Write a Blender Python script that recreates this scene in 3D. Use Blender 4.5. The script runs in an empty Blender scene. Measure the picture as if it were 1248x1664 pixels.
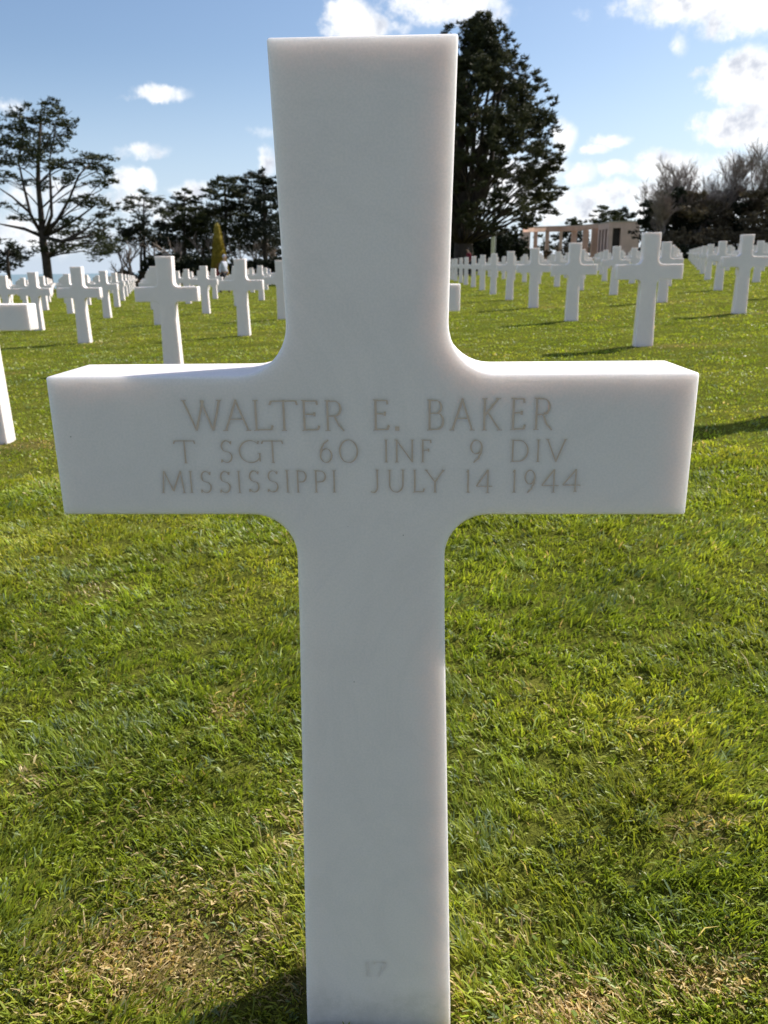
import bpy, bmesh, math, random
import numpy as np
from mathutils import Vector, Matrix
R = math.radians
sc = bpy.context.scene

# ------------------------------------------------------------------ camera
FPX = 1291.9
CAM = np.array([0.0, 0.0, 0.8797])
FW = np.array([-0.037279, 0.955740, -0.291841])
RT = np.array([0.999305, 0.035644, -0.010919])
UP = np.array([0.000033, 0.292045, 0.956405])
cd = bpy.data.cameras.new('camera'); cam = bpy.data.objects.new('camera', cd); sc.collection.objects.link(cam)
m = Matrix(((RT[0], UP[0], -FW[0], CAM[0]), (RT[1], UP[1], -FW[1], CAM[1]), (RT[2], UP[2], -FW[2], CAM[2]), (0, 0, 0, 1)))
cam.matrix_world = m
cd.sensor_fit = 'HORIZONTAL'; cd.sensor_width = 36; cd.lens = 36 * FPX / 1248
cd.clip_start = 0.05; cd.clip_end = 90000
cd.dof.use_dof = True; cd.dof.focus_distance = 0.80; cd.dof.aperture_fstop = 19
sc.camera = cam

# ------------------------------------------------------------------ light
SUN_EL, SUN_AZ = R(42), R(33)          # azimuth measured from +X towards +Y
SDIR = Vector((math.cos(SUN_EL) * math.cos(SUN_AZ), math.cos(SUN_EL) * math.sin(SUN_AZ), math.sin(SUN_EL)))
sl = bpy.data.lights.new('sun', 'SUN'); sl.energy = 5.0; sl.angle = R(0.53); sl.color = (1.0, 0.94, 0.85)
so = bpy.data.objects.new('sun', sl); sc.collection.objects.link(so)
so.rotation_euler = SDIR.to_track_quat('Z', 'Y').to_euler()
sc.view_settings.view_transform = 'Standard'; sc.view_settings.look = 'None'
sc.view_settings.exposure = 0.50; sc.view_settings.gamma = 1.0
try: sc.view_settings.use_curve_mapping = False
except Exception: pass

def azel(px, py):
    d = FW + RT * (px - 624) / FPX - UP * (py - 832) / FPX
    d = d / np.linalg.norm(d)
    return math.atan2(d[0], d[1]), math.asin(d[2])

class NT:
    """tiny node helper"""
    def __init__(s, t): s.t = t; t.nodes.clear()
    def n(s, typ, **kw):
        o = s.t.nodes.new(typ)
        for k, v in kw.items(): setattr(o, k, v)
        return o
    def put(s, inp, v):
        if isinstance(v, bpy.types.NodeSocket): s.t.links.new(v, inp)
        elif v is not None:
            if hasattr(inp, 'default_value') and isinstance(v, tuple) and len(v) == 3 and inp.type == 'RGBA': v = (*v, 1)
            inp.default_value = v
    def m(s, op, a, b=None, c=None, clamp=False):
        o = s.n('ShaderNodeMath', operation=op); o.use_clamp = clamp
        s.put(o.inputs[0], a)
        if b is not None: s.put(o.inputs[1], b)
        if c is not None: s.put(o.inputs[2], c)
        return o.outputs[0]
    def ss(s, v, a, b, lo=0.0, hi=1.0):
        o = s.n('ShaderNodeMapRange', interpolation_type='SMOOTHSTEP')
        s.put(o.inputs[0], v); s.put(o.inputs[1], a); s.put(o.inputs[2], b); s.put(o.inputs[3], lo); s.put(o.inputs[4], hi)
        return o.outputs[0]
    def mix(s, f, a, b, mode='MIX'):
        o = s.n('ShaderNodeMix', data_type='RGBA', blend_type=mode)
        s.put(o.inputs[0], f); s.put(o.inputs[6], a); s.put(o.inputs[7], b)
        return o.outputs[2]
    def noise(s, vec, scale, detail=4, rough=0.55, dist=0.0, dim='3D'):
        o = s.n('ShaderNodeTexNoise', noise_dimensions=dim)
        s.put(o.inputs['Vector'], vec); s.put(o.inputs['Scale'], scale); s.put(o.inputs['Detail'], detail)
        s.put(o.inputs['Roughness'], rough); s.put(o.inputs['Distortion'], dist)
        return o.outputs['Fac']

w = bpy.data.worlds.new('World'); sc.world = w; w.use_nodes = True
N = NT(w.node_tree)
tc = N.n('ShaderNodeTexCoord').outputs['Generated']
sp = N.n('ShaderNodeSeparateXYZ'); N.put(sp.inputs[0], tc)
X, Y, Z = sp.outputs
el0 = N.m('ARCSINE', Z)
az0 = N.m('ARCTAN2', X, Y)
zc = N.m('MAXIMUM', Z, 0.012)
cb = N.n('ShaderNodeCombineXYZ'); N.put(cb.inputs[0], X); N.put(cb.inputs[1], Y); N.put(cb.inputs[2], zc)
sky = N.n('ShaderNodeTexSky', sky_type='NISHITA'); sky.sun_disc = False
sky.sun_elevation = SUN_EL; sky.sun_rotation = R(90) - SUN_AZ
sky.altitude = 50; sky.air_density = 1.0; sky.dust_density = 1.2; sky.ozone_density = 1.6
N.put(sky.inputs[0], cb.outputs[0])
# clouds : (px, py, rx, ry, weight) in the photograph's pixels, turned into directions
CL = [(566, 34, 44, 30, 1.0), (596, 44, 36, 20, .9), (725, 0, 95, 34, 1.1), (650, 46, 20, 10, .5), (800, 22, 50, 14, .5),
      (262, 152, 44, 13, .85), (228, 157, 30, 6, .4), (8, 172, 34, 14, .6), (246, 246, 32, 14, .85), (205, 250, 22, 9, .3), (430, 260, 22, 22, .7), (436, 214, 34, 9, .25),
      (207, 296, 34, 20, .8), (243, 290, 15, 17, .85), (314, 311, 36, 17, .85), (215, 330, 60, 18, .6), (90, 315, 80, 26, .6), (50, 385, 150, 30, .55), (280, 350, 90, 18, .5),
      (1150, -8, 125, 34, 1.1), (1215, 20, 75, 30, 1.0), (1105, 75, 12, 18, .35), (952, 26, 12, 12, .3),
      (1205, 125, 52, 38, 1.15), (1150, 118, 28, 8, .6), (1240, 165, 50, 30, .8), (1190, 205, 62, 28, 1.15), (1258, 215, 50, 34, .9),
      (915, 226, 24, 30, 1.0), (938, 282, 32, 22, 1.0), (968, 242, 22, 8, .7), (994, 229, 32, 9, .7), (900, 270, 40, 24, .8),
      (1068, 268, 42, 26, 1.05), (1004, 274, 34, 12, .75), (1110, 285, 60, 34, .9), (1180, 280, 80, 30, .8), (1000, 318, 130, 24, 1.1), (930, 345, 90, 22, 1.0), (1100, 335, 150, 30, .9), (830, 300, 90, 50, .7), (780, 240, 40, 30, .6)]
nz1 = N.n('ShaderNodeTexNoise'); N.put(nz1.inputs['Vector'], tc); N.put(nz1.inputs['Scale'], 26.0); N.put(nz1.inputs['Detail'], 7.0); N.put(nz1.inputs['Roughness'], 0.62)
sc1 = N.n('ShaderNodeSeparateColor'); N.put(sc1.inputs[0], nz1.outputs['Color'])
azw = N.m('ADD', az0, N.m('MULTIPLY', N.m('SUBTRACT', sc1.outputs[0], .5), .034))
elw = N.m('ADD', el0, N.m('MULTIPLY', N.m('SUBTRACT', sc1.outputs[1], .5), .026))
F = None
for (px, py, rx, ry, wt) in CL:
    a, e = azel(px, py); dpx = 1 / FPX
    ra = rx * dpx * 1.06 / math.cos(e); re = ry * dpx * 1.08
    u = N.m('MULTIPLY_ADD', azw, 1 / ra, -a / ra); v = N.m('MULTIPLY_ADD', elw, 1 / re, -e / re)
    d = N.m('ADD', N.m('MULTIPLY', u, u), N.m('MULTIPLY', v, v))
    b = N.m('MULTIPLY_ADD', d, -wt, wt)
    F = b if F is None else N.m('SMOOTH_MAX', F, b, .15)
# the same sort of cumulus over the rest of the sky
g1 = N.noise(tc, 5.5, 8, .58)
vis = N.m('MULTIPLY', N.ss(N.m('ABSOLUTE', az0), .46, .62), 1.0)
vis = N.m('MAXIMUM', vis, N.ss(el0, .34, .44))
gen = N.m('MULTIPLY_ADD', N.m('SUBTRACT', g1, .53), 8.0, N.m('MULTIPLY_ADD', vis, 1.6, -1.6))
F = N.m('MAXIMUM', F, gen)
fine = N.noise(tc, 52.0, 8, .68)
lump = N.noise(tc, 15.0, 4, .6)
F2 = N.m('ADD', N.m('ADD', F, N.m('MULTIPLY', N.m('SUBTRACT', fine, .5), 1.9)), N.m('MULTIPLY', N.m('SUBTRACT', lump, .52), 1.6))
mask = N.ss(F2, -.10, 1.0)
mask = N.m('MULTIPLY', mask, N.ss(F, -.30, .55, 0, 1))
body = N.noise(tc, 17.0, 5, .6)
grey = N.m('MULTIPLY', N.ss(F2, .35, 1.15), N.ss(body, .42, .68))
off = N.n('ShaderNodeVectorMath', operation='ADD'); N.put(off.inputs[0], tc); off.inputs[1].default_value = (.012, .008, .014)
relief = N.m('SUBTRACT', N.noise(tc, 34.0, 6, .6), N.noise(off.outputs[0], 34.0, 6, .6))
grey = N.m('ADD', N.m('MULTIPLY', grey, .8), N.m('MULTIPLY', relief, 2.2), clamp=True)
ccol = N.mix(grey, (8.6, 8.6, 8.65, 1), (4.9, 5.2, 5.9, 1))
skyc = N.mix(1.0, sky.outputs[0], (.925, .965, 1.02, 1), 'MULTIPLY')
# thin bright veil low over the horizon
veil = N.ss(el0, .24, -.02, 0, .65)
skyc = N.mix(veil, skyc, (5.6, 6.7, 8.4, 1))
col = N.mix(mask, skyc, ccol)
bg = N.n('ShaderNodeBackground'); N.put(bg.inputs[0], col); N.put(bg.inputs[1], 0.098)
N.put(N.n('ShaderNodeOutputWorld').inputs[0], bg.outputs[0])

# ------------------------------------------------------------------ terrain helpers
GA, GB = 0.03415, 0.00514
def G(x, y): return GA * x + GB * y
def at(px, py, Yd):
    d = FW + RT * (px - 624) / FPX - UP * (py - 832) / FPX
    return CAM + d * (Yd / d[1])
def onground(px, Yd):
    """point of the ground at distance Yd seen in the photo's column px near the horizon"""
    p = at(px, 445, Yd); return np.array([p[0], p[1], G(p[0], p[1])])

# ------------------------------------------------------------------ object helpers
def tag(o, label=None, cat=None, group=None, kind=None):
    if label: o['label'] = label
    if cat: o['category'] = cat
    if group: o['group'] = group
    if kind: o['kind'] = kind
    return o
def link(name, me, mat=None, parent=None, loc=None):
    o = bpy.data.objects.new(name, me); sc.collection.objects.link(o)
    if mat and me and not me.materials: me.materials.append(mat)
    if loc is not None: o.location = loc
    if parent: o.parent = parent
    return o
def empty(name, loc): return link(name, None, loc=loc)
def mesh_np(name, V, faces, nper, col=None, smooth=False):
    """faces: flat index array of uniform polygons with nper corners"""
    me = bpy.data.meshes.new(name); V = np.asarray(V, np.float32); fi = np.asarray(faces, np.int32).ravel(); nf = len(fi) // nper
    me.vertices.add(len(V)); me.vertices.foreach_set('co', V.ravel())
    me.loops.add(len(fi)); me.loops.foreach_set('vertex_index', fi)
    me.polygons.add(nf); me.polygons.foreach_set('loop_start', np.arange(0, nf * nper, nper, dtype=np.int32))
    try: me.polygons.foreach_set('loop_total', np.full(nf, nper, np.int32))
    except Exception: pass
    if smooth: me.polygons.foreach_set('use_smooth', np.ones(nf, bool))
    me.update(calc_edges=True)
    if col is not None:
        ca = me.color_attributes.new('tint', 'FLOAT_COLOR', 'POINT')
        c = np.ones((len(V), 4), np.float32); c[:, :3] = col; ca.data.foreach_set('color', c.ravel())
    return me
def mesh_py(name, V, Fc, smooth=False):
    me = bpy.data.meshes.new(name); me.from_pydata([tuple(v) for v in V], [], [tuple(f) for f in Fc])
    if smooth:
        for p in me.polygons: p.use_smooth = True
    me.update(); return me
class MB:
    def __init__(s): s.v = []; s.f = []
    def box(s, x0, x1, y0, y1, z0, z1):
        b = len(s.v); s.v += [(x0, y0, z0), (x1, y0, z0), (x1, y1, z0), (x0, y1, z0), (x0, y0, z1), (x1, y0, z1), (x1, y1, z1), (x0, y1, z1)]
        s.f += [tuple(b + i for i in q) for q in ((0, 3, 2, 1), (4, 5, 6, 7), (0, 1, 5, 4), (1, 2, 6, 5), (2, 3, 7, 6), (3, 0, 4, 7))]; return s
    def hexa(s, p):   # 4 bottom + 4 top corners
        b = len(s.v); s.v += [tuple(q) for q in p]
        s.f += [tuple(b + i for i in q) for q in ((0, 3, 2, 1), (4, 5, 6, 7), (0, 1, 5, 4), (1, 2, 6, 5), (2, 3, 7, 6), (3, 0, 4, 7))]; return s
    def tube(s, pts, rad, n=6, cap=True):
        pts = [Vector(p) for p in pts]; b = len(s.v); k = len(pts)
        for i, p in enumerate(pts):
            t = (pts[min(i + 1, k - 1)] - pts[max(i - 1, 0)])
            t = t.normalized() if t.length > 1e-9 else Vector((0, 0, 1))
            a = t.cross(Vector((0.13, 0.9, 0.21))).normalized(); c = t.cross(a)
            for j in range(n):
                an = 2 * math.pi * j / n; s.v.append(tuple(p + (a * math.cos(an) + c * math.sin(an)) * rad[i]))
        for i in range(k - 1):
            for j in range(n):
                s.f.append((b + i * n + j, b + i * n + (j + 1) % n, b + (i + 1) * n + (j + 1) % n, b + (i + 1) * n + j))
        if cap:
            s.f.append(tuple(b + j for j in range(n))[::-1]); s.f.append(tuple(b + (k - 1) * n + j for j in range(n)))
        return s
    def build(s, name, mat, parent=None, smooth=False, loc=None):
        return link(name, mesh_py(name, s.v, s.f, smooth), mat, parent, loc)

def new_mat(name):
    mt = bpy.data.materials.new(name); mt.use_nodes = True; return mt, NT(mt.node_tree)
def out(N, sh, disp=None):
    o = N.n('ShaderNodeOutputMaterial'); N.put(o.inputs[0], sh)
def bump(N, h, st, dist):
    b = N.n('ShaderNodeBump'); N.put(b.inputs['Strength'], st); N.put(b.inputs['Distance'], dist); N.put(b.inputs['Height'], h); return b.outputs[0]
def simple(name, col, rough=.8, var=.15, scale=3.0, bmp=0.0, spec=.3):
    mt, N = new_mat(name); tc = N.n('ShaderNodeTexCoord').outputs['Object']
    nz = N.noise(tc, scale, 5, .6)
    c2 = tuple(min(1, c * (1 + var)) for c in col) + (1,); c1 = tuple(c * (1 - var) for c in col) + (1,)
    cc = N.mix(N.ss(nz, .3, .7), c1, c2)
    p = N.n('ShaderNodeBsdfPrincipled'); N.put(p.inputs['Base Color'], cc); N.put(p.inputs['Roughness'], rough); N.put(p.inputs['Specular IOR Level'], spec)
    if bmp: N.put(p.inputs['Normal'], bump(N, nz, .6, bmp))
    out(N, p.outputs[0]); return mt

# ------------------------------------------------------------------ materials
def marble(name, sss):
    mt, N = new_mat(name); tc = N.n('ShaderNodeTexCoord').outputs['Object']; geo = N.n('ShaderNodeObjectInfo')
    vein = N.noise(tc, 7.0, 7, .6, 1.2)
    soft = N.noise(tc, 3.0, 3, .5)
    grain = N.noise(tc, 420.0, 2, .5)
    c = N.mix(N.ss(vein, .35, .75), (.94, .84, .81, 1), (.90, .805, .78, 1))
    c = N.mix(N.ss(soft, .3, .7, 0, .35), c, (.80, .745, .735, 1))
    c = N.mix(N.ss(grain, .3, .7, 0, .16), c, (.55, .56, .55, 1))
    wisp = N.noise(tc, 2.2, 8, .68, 2.4)
    c = N.mix(N.ss(N.m('ABSOLUTE', N.m('SUBTRACT', wisp, .5)), .045, .0, 0, .055), c, (.50, .50, .50, 1))
    # soil splash and a trace of algae just above the turf
    zz = N.n('ShaderNodeSeparateXYZ'); N.put(zz.inputs[0], tc); spl = N.noise(tc, 38.0, 6, .7)
    foot = N.m('MULTIPLY', N.ss(N.m('ADD', zz.outputs[2], N.m('MULTIPLY', spl, -.05)), .010, -.045, 0, .25), N.ss(spl, .3, .65, .35, 1.0))
    c = N.mix(foot, c, (.26, .235, .15, 1))
    # scattered tiny dark specks
    vo = N.n('ShaderNodeTexVoronoi'); N.put(vo.inputs['Vector'], tc); N.put(vo.inputs['Scale'], 26.0); N.put(vo.inputs['Randomness'], 1.0)
    spk = N.m('LESS_THAN', vo.outputs['Distance'], .020)
    c = N.mix(N.m('MULTIPLY', spk, .6), c, (.22, .19, .15, 1))
    # each stone a hair different
    c = N.mix(N.m('MULTIPLY', geo.outputs['Random'], .10), c, (.60, .62, .60, 1))
    p = N.n('ShaderNodeBsdfPrincipled'); N.put(p.inputs['Base Color'], c); N.put(p.inputs['Roughness'], .48); N.put(p.inputs['Specular IOR Level'], .35)
    if sss:
        N.put(p.inputs['Subsurface Weight'], 1.0); N.put(p.inputs['Subsurface Radius'], (.95, .93, .88)); N.put(p.inputs['Subsurface Scale'], .019)
        p.subsurface_method = 'RANDOM_WALK'
    N.put(p.inputs['Normal'], bump(N, grain, .12, .0004))
    out(N, p.outputs[0]); return mt
M_MARBLE = marble('polished_marble', True)
M_MARBLE_FAR = marble('weathered_marble', False)

mt, N = new_mat('engraving_stain'); tc = N.n('ShaderNodeTexCoord').outputs['Object']
c = N.mix(N.ss(N.noise(tc, 90, 4, .6), .3, .7), (.63, .485, .395, 1), (.69, .545, .45, 1))
p = N.n('ShaderNodeBsdfPrincipled'); N.put(p.inputs['Base Color'], c); N.put(p.inputs['Roughness'], .8); out(N, p.outputs[0]); M_LETTER = mt
mt, N = new_mat('faint_engraving_stain'); tc = N.n('ShaderNodeTexCoord').outputs['Object']
c = N.mix(N.ss(N.noise(tc, 150, 4, .6), .35, .65), (.80, .71, .68, 1), (.85, .76, .735, 1))
p = N.n('ShaderNodeBsdfPrincipled'); N.put(p.inputs['Base Color'], c); N.put(p.inputs['Roughness'], .8); out(N, p.outputs[0]); M_FAINT = mt

# turf : soil and thatch near, mown lawn far
mt, N = new_mat('lawn_ground'); tc = N.n('ShaderNodeTexCoord').outputs['Object']
n1 = N.noise(tc, .9, 5, .6); n2 = N.noise(tc, 9.0, 6, .65); n3 = N.noise(tc, 70.0, 4, .7); n4 = N.noise(tc, .12, 3, .5)
c = N.mix(N.ss(n2, .3, .7), (.070, .080, .016, 1), (.145, .155, .028, 1))
c = N.mix(N.ss(n1, .42, .72, 0, .6), c, (.20, .19, .040, 1))
c = N.mix(N.ss(n4, .35, .65, 0, .4), c, (.110, .140, .016, 1))
c = N.mix(N.ss(n3, .50, .75, 0, .55), c, (.035, .045, .008, 1))
dead = N.n('ShaderNodeAttribute', attribute_name='tint').outputs['Fac']
c = N.mix(N.m('MULTIPLY', dead, .7, clamp=True), c, (.19, .125, .06, 1))
p = N.n('ShaderNodeBsdfDiffuse'); N.put(p.inputs['Color'], c)
h = N.m('ADD', N.m('MULTIPLY', n3, .4), n2)
N.put(p.inputs['Normal'], bump(N, h, .9, .05)); out(N, p.outputs[0]); M_GROUND = mt

mt, N = new_mat('grass_blades'); at_ = N.n('ShaderNodeAttribute', attribute_name='tint')
d = N.n('ShaderNodeBsdfPrincipled'); N.put(d.inputs['Base Color'], at_.outputs['Color']); N.put(d.inputs['Roughness'], .42); N.put(d.inputs['Specular IOR Level'], .35)
t = N.n('ShaderNodeBsdfTranslucent'); tcol = N.mix(1.0, at_.outputs['Color'], (1.25, 1.2, .62, 1), 'MULTIPLY'); N.put(t.inputs[0], tcol)
mx = N.n('ShaderNodeMixShader'); mx.inputs[0].default_value = .42; N.put(mx.inputs[1], d.outputs[0]); N.put(mx.inputs[2], t.outputs[0]); out(N, mx.outputs[0]); M_GRASS = mt

def foliage(name, c1, c2, tr=.18):
    mt, N = new_mat(name); tc = N.n('ShaderNodeTexCoord').outputs['Object']
    n = N.noise(tc, .9, 4, .65); n2 = N.noise(tc, 4.5, 2, .6)
    c = N.mix(N.ss(N.m('ADD', N.m('MULTIPLY', n, .6), N.m('MULTIPLY', n2, .4)), .36, .64), (*c1, 1), (*c2, 1))
    d = N.n('ShaderNodeBsdfPrincipled'); N.put(d.inputs['Base Color'], c); N.put(d.inputs['Roughness'], .6); N.put(d.inputs['Specular IOR Level'], .2)
    t = N.n('ShaderNodeBsdfTranslucent'); N.put(t.inputs[0], c)
    mx = N.n('ShaderNodeMixShader'); mx.inputs[0].default_value = tr; N.put(mx.inputs[1], d.outputs[0]); N.put(mx.inputs[2], t.outputs[0]); out(N, mx.outputs[0]); return mt
M_PINE = foliage('pine_needles', (.014, .022, .008), (.060, .066, .020))
M_DARK = foliage('dark_evergreen', (.010, .015, .009), (.028, .034, .016))
M_CYP = foliage('cypress_foliage', (.020, .025, .013), (.078, .080, .032))
M_BUD = foliage('budding_twigs', (.075, .058, .040), (.19, .15, .09))
M_TOPI = foliage('clipped_golden_yew', (.20, .155, .018), (.34, .26, .04))
M_BARK = simple('pine_bark', (.050, .038, .030), .9, .35, 2.5, .02)
M_TWIG = simple('bare_twig', (.25, .20, .17), .9, .3, 2.0)
M_STONE = simple('pink_limestone', (.52, .345, .26), .85, .10, .7)
M_STONE2 = simple('grey_pink_limestone', (.62, .43, .365), .85, .08, .7)
M_CAP = simple('pale_coping', (.42, .37, .31), .8, .08, 1.0)
M_BRONZE = simple('dark_bronze', (.035, .026, .024), .5, .2, 1.0)
M_POLE = simple('white_painted_pole', (.72, .72, .74), .4, .04, 1.0)
M_HOOD = simple('pale_grey_cloth', (.50, .52, .60), .9, .08, 8.0)
M_TROU = simple('black_trousers', (.015, .015, .02), .9, .2, 8.0)
M_SKIN = simple('skin', (.48, .30, .22), .6, .05, 8.0)
M_HAIR = simple('grey_hair', (.30, .28, .27), .8, .2, 30.0)
M_RED = simple('dark_red_cloth', (.16, .012, .02), .8, .15, 8.0)
mt, N = new_mat('sea_water'); tc = N.n('ShaderNodeTexCoord').outputs['Object']
p = N.n('ShaderNodeBsdfPrincipled'); N.put(p.inputs['Base Color'], (.16, .235, .26, 1)); N.put(p.inputs['Roughness'], .35); N.put(p.inputs['IOR'], 1.33)
N.put(p.inputs['Normal'], bump(N, N.noise(tc, .08, 5, .6), .7, 1.5)); out(N, p.outputs[0]); M_SEA = mt

# ------------------------------------------------------------------ ground and sea
def sstep(x, a, b):
    t = np.clip((x - a) / (b - a), 0, 1); return t * t * (3 - 2 * t)
def edge_y(x): return 108 + 190 * sstep(x, -6, 30)
def tiny(x, y):
    r = np.hypot(x, y)
    dip = -.052 * np.exp(-((x + .044) ** 2 + (y - .66) ** 2) / (2 * .42 ** 2))
    return dip + (np.sin(x * 3.1 + 1.3 * np.sin(y * 2.3)) * np.sin(y * 2.7 + .7) * .006 + np.sin(x * 9.7 + 2 * np.sin(y * 7)) * np.sin(y * 11.3 + x * 3) * .0035) * np.clip(1.6 - r / 20, 0, 1)
def gpt(px, py):
    d = FW + RT * (px - 624) / FPX - UP * (py - 832) / FPX; n = np.array([-GA, -GB, 1]); t_ = -(CAM @ n) / (d @ n); return (CAM + d * t_)
STRAW = [(250, 1530, 150, 60, 1.0), (130, 1570, 90, 50, .55), (430, 1480, 60, 40, .45), (940, 1600, 110, 45, .95), (1150, 1560, 110, 40, .7), (1130, 1320, 60, 30, .4), (380, 1150, 30, 25, .5), (60, 1270, 50, 25, .35), (830, 1480, 50, 30, .35), (160, 960, 40, 16, .35), (480, 1560, 30, 30, .6), (745, 1600, 16, 70, .5), (330, 1430, 130, 40, .4), (500, 1330, 60, 60, .35)]
STRAWG = []
for px, py, rx, ry, w_ in STRAW:
    c0 = gpt(px, py); c1 = gpt(px + rx, py); c2 = gpt(px, py - ry); STRAWG.append((c0[0], c0[1], abs(c1[0] - c0[0]), abs(c2[1] - c0[1]), w_))
WORN = []           # pale worn turf at the foot of the stones
for r_i in range(1, 9):
    for c_i in range(-5, 7):
        wx = -.0444 + c_i * (2.37364 if c_i > 0 else 2.363) - r_i * .02161; wy = .77126 + r_i * 3.66489 + c_i * .02178
        WORN.append((wx + .30, wy - .06, .42, .15, .50)); WORN.append((wx - .1, wy - .1, .3, .10, .35))
def straw(x, y):
    s = np.zeros_like(x)
    for cx, cy, rx, ry, w_ in STRAWG + WORN: s = np.maximum(s, w_ * np.exp(-((x - cx) / rx) ** 2 - ((y - cy) / ry) ** 2))
    return s
gx = np.concatenate([-np.geomspace(260, 3, 60), np.linspace(-2.9, 2.9, 90), np.geomspace(3, 420, 66)])
gy = np.concatenate([np.linspace(-60, -.5, 14), np.linspace(-.3, 6, 90), np.geomspace(6.2, 420, 130)])
XX, YY = np.meshgrid(gx, gy)
ZZ = G(XX, YY) + tiny(XX, YY) - 60 * sstep(YY - edge_y(XX), 0, 60)
nx, ny = len(gx), len(gy); idx = np.arange(nx * ny).reshape(ny, nx)
Fq = np.stack([idx[:-1, :-1], idx[:-1, 1:], idx[1:, 1:], idx[1:, :-1]], -1).reshape(-1)
g = link('ground', mesh_np('ground', np.stack([XX, YY, ZZ], -1).reshape(-1, 3), Fq, 4, col=np.repeat(straw(XX, YY).reshape(-1, 1), 3, 1), smooth=True), M_GROUND)
tag(g, 'mown lawn ground of the cemetery field sloping gently to the left', kind='structure')
rr = np.concatenate([[0.0], np.geomspace(60, 60000, 24)]); na = 72
V = [(0, 0, -50.0)]
for r_ in rr[1:]:
    for k in range(na): V.append((r_ * math.cos(2 * math.pi * k / na), r_ * math.sin(2 * math.pi * k / na), -50.0))
Fc = [(0, 1 + k, 1 + (k + 1) % na) for k in range(na)]
for i in range(len(rr) - 2):
    for k in range(na):
        a0 = 1 + i * na + k; a1 = 1 + i * na + (k + 1) % na; Fc.append((a0, a0 + na, a1 + na, a1))
tag(link('sea', mesh_py('sea', V, Fc), M_SEA), 'pale grey blue sea beyond the cliff edge on the left', kind='structure')

# ------------------------------------------------------------------ crosses
H, TH = 1.07, 0.10707
def outline(seg):
    """right half of the profile from the foot upwards, (x, z)"""
    pts = [(.0945, -.25), (.0900, 0.0), (.0848, .211), (.0807, .377), (.0770, .527)]
    r1 = .0445; cx, cz = .0762 + r1, .6386 - r1     # lower fillet
    for k in range(seg + 1):
        a = math.pi - (math.pi / 2) * k / seg; pts.append((cx + r1 * math.cos(a), cz + r1 * math.sin(a)))
    pts += [(.31655, .6386), (.31655, .7802)]
    r2 = .0485; cx, cz = .0774 + r2, .7802 + r2
    for k in range(seg + 1):
        a = -math.pi / 2 - (math.pi / 2) * k / seg; pts.append((cx + r2 * math.cos(a), cz + r2 * math.sin(a)))
    pts += [(.0786, .90), (.0798, .951), (.0828, H)]
    return pts
def cross_mesh(name, seg, bev, bseg):
    hp = outline(seg); P = hp + [(-x, z) for x, z in hp[::-1]]
    bm = bmesh.new()
    a = [bm.verts.new((x, 0, z)) for x, z in P]; b = [bm.verts.new((x, TH, z)) for x, z in P]
    n = len(P); bm.faces.new(a); bm.faces.new(b[::-1])
    for i in range(n): bm.faces.new((a[i], b[i], b[(i + 1) % n], a[(i + 1) % n]))
    bmesh.ops.recalc_face_normals(bm, faces=bm.faces)
    ed = [e for e in bm.edges if e.calc_face_angle(0) > R(28)]
    bmesh.ops.bevel(bm, geom=ed, offset=bev, segments=bseg, profile=.5, affect='EDGES')
    for f in bm.faces: f.smooth = len(f.verts) < 8 and (f.calc_area() < .02)
    me = bpy.data.meshes.new(name); bm.to_mesh(me); bm.free(); return me

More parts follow.
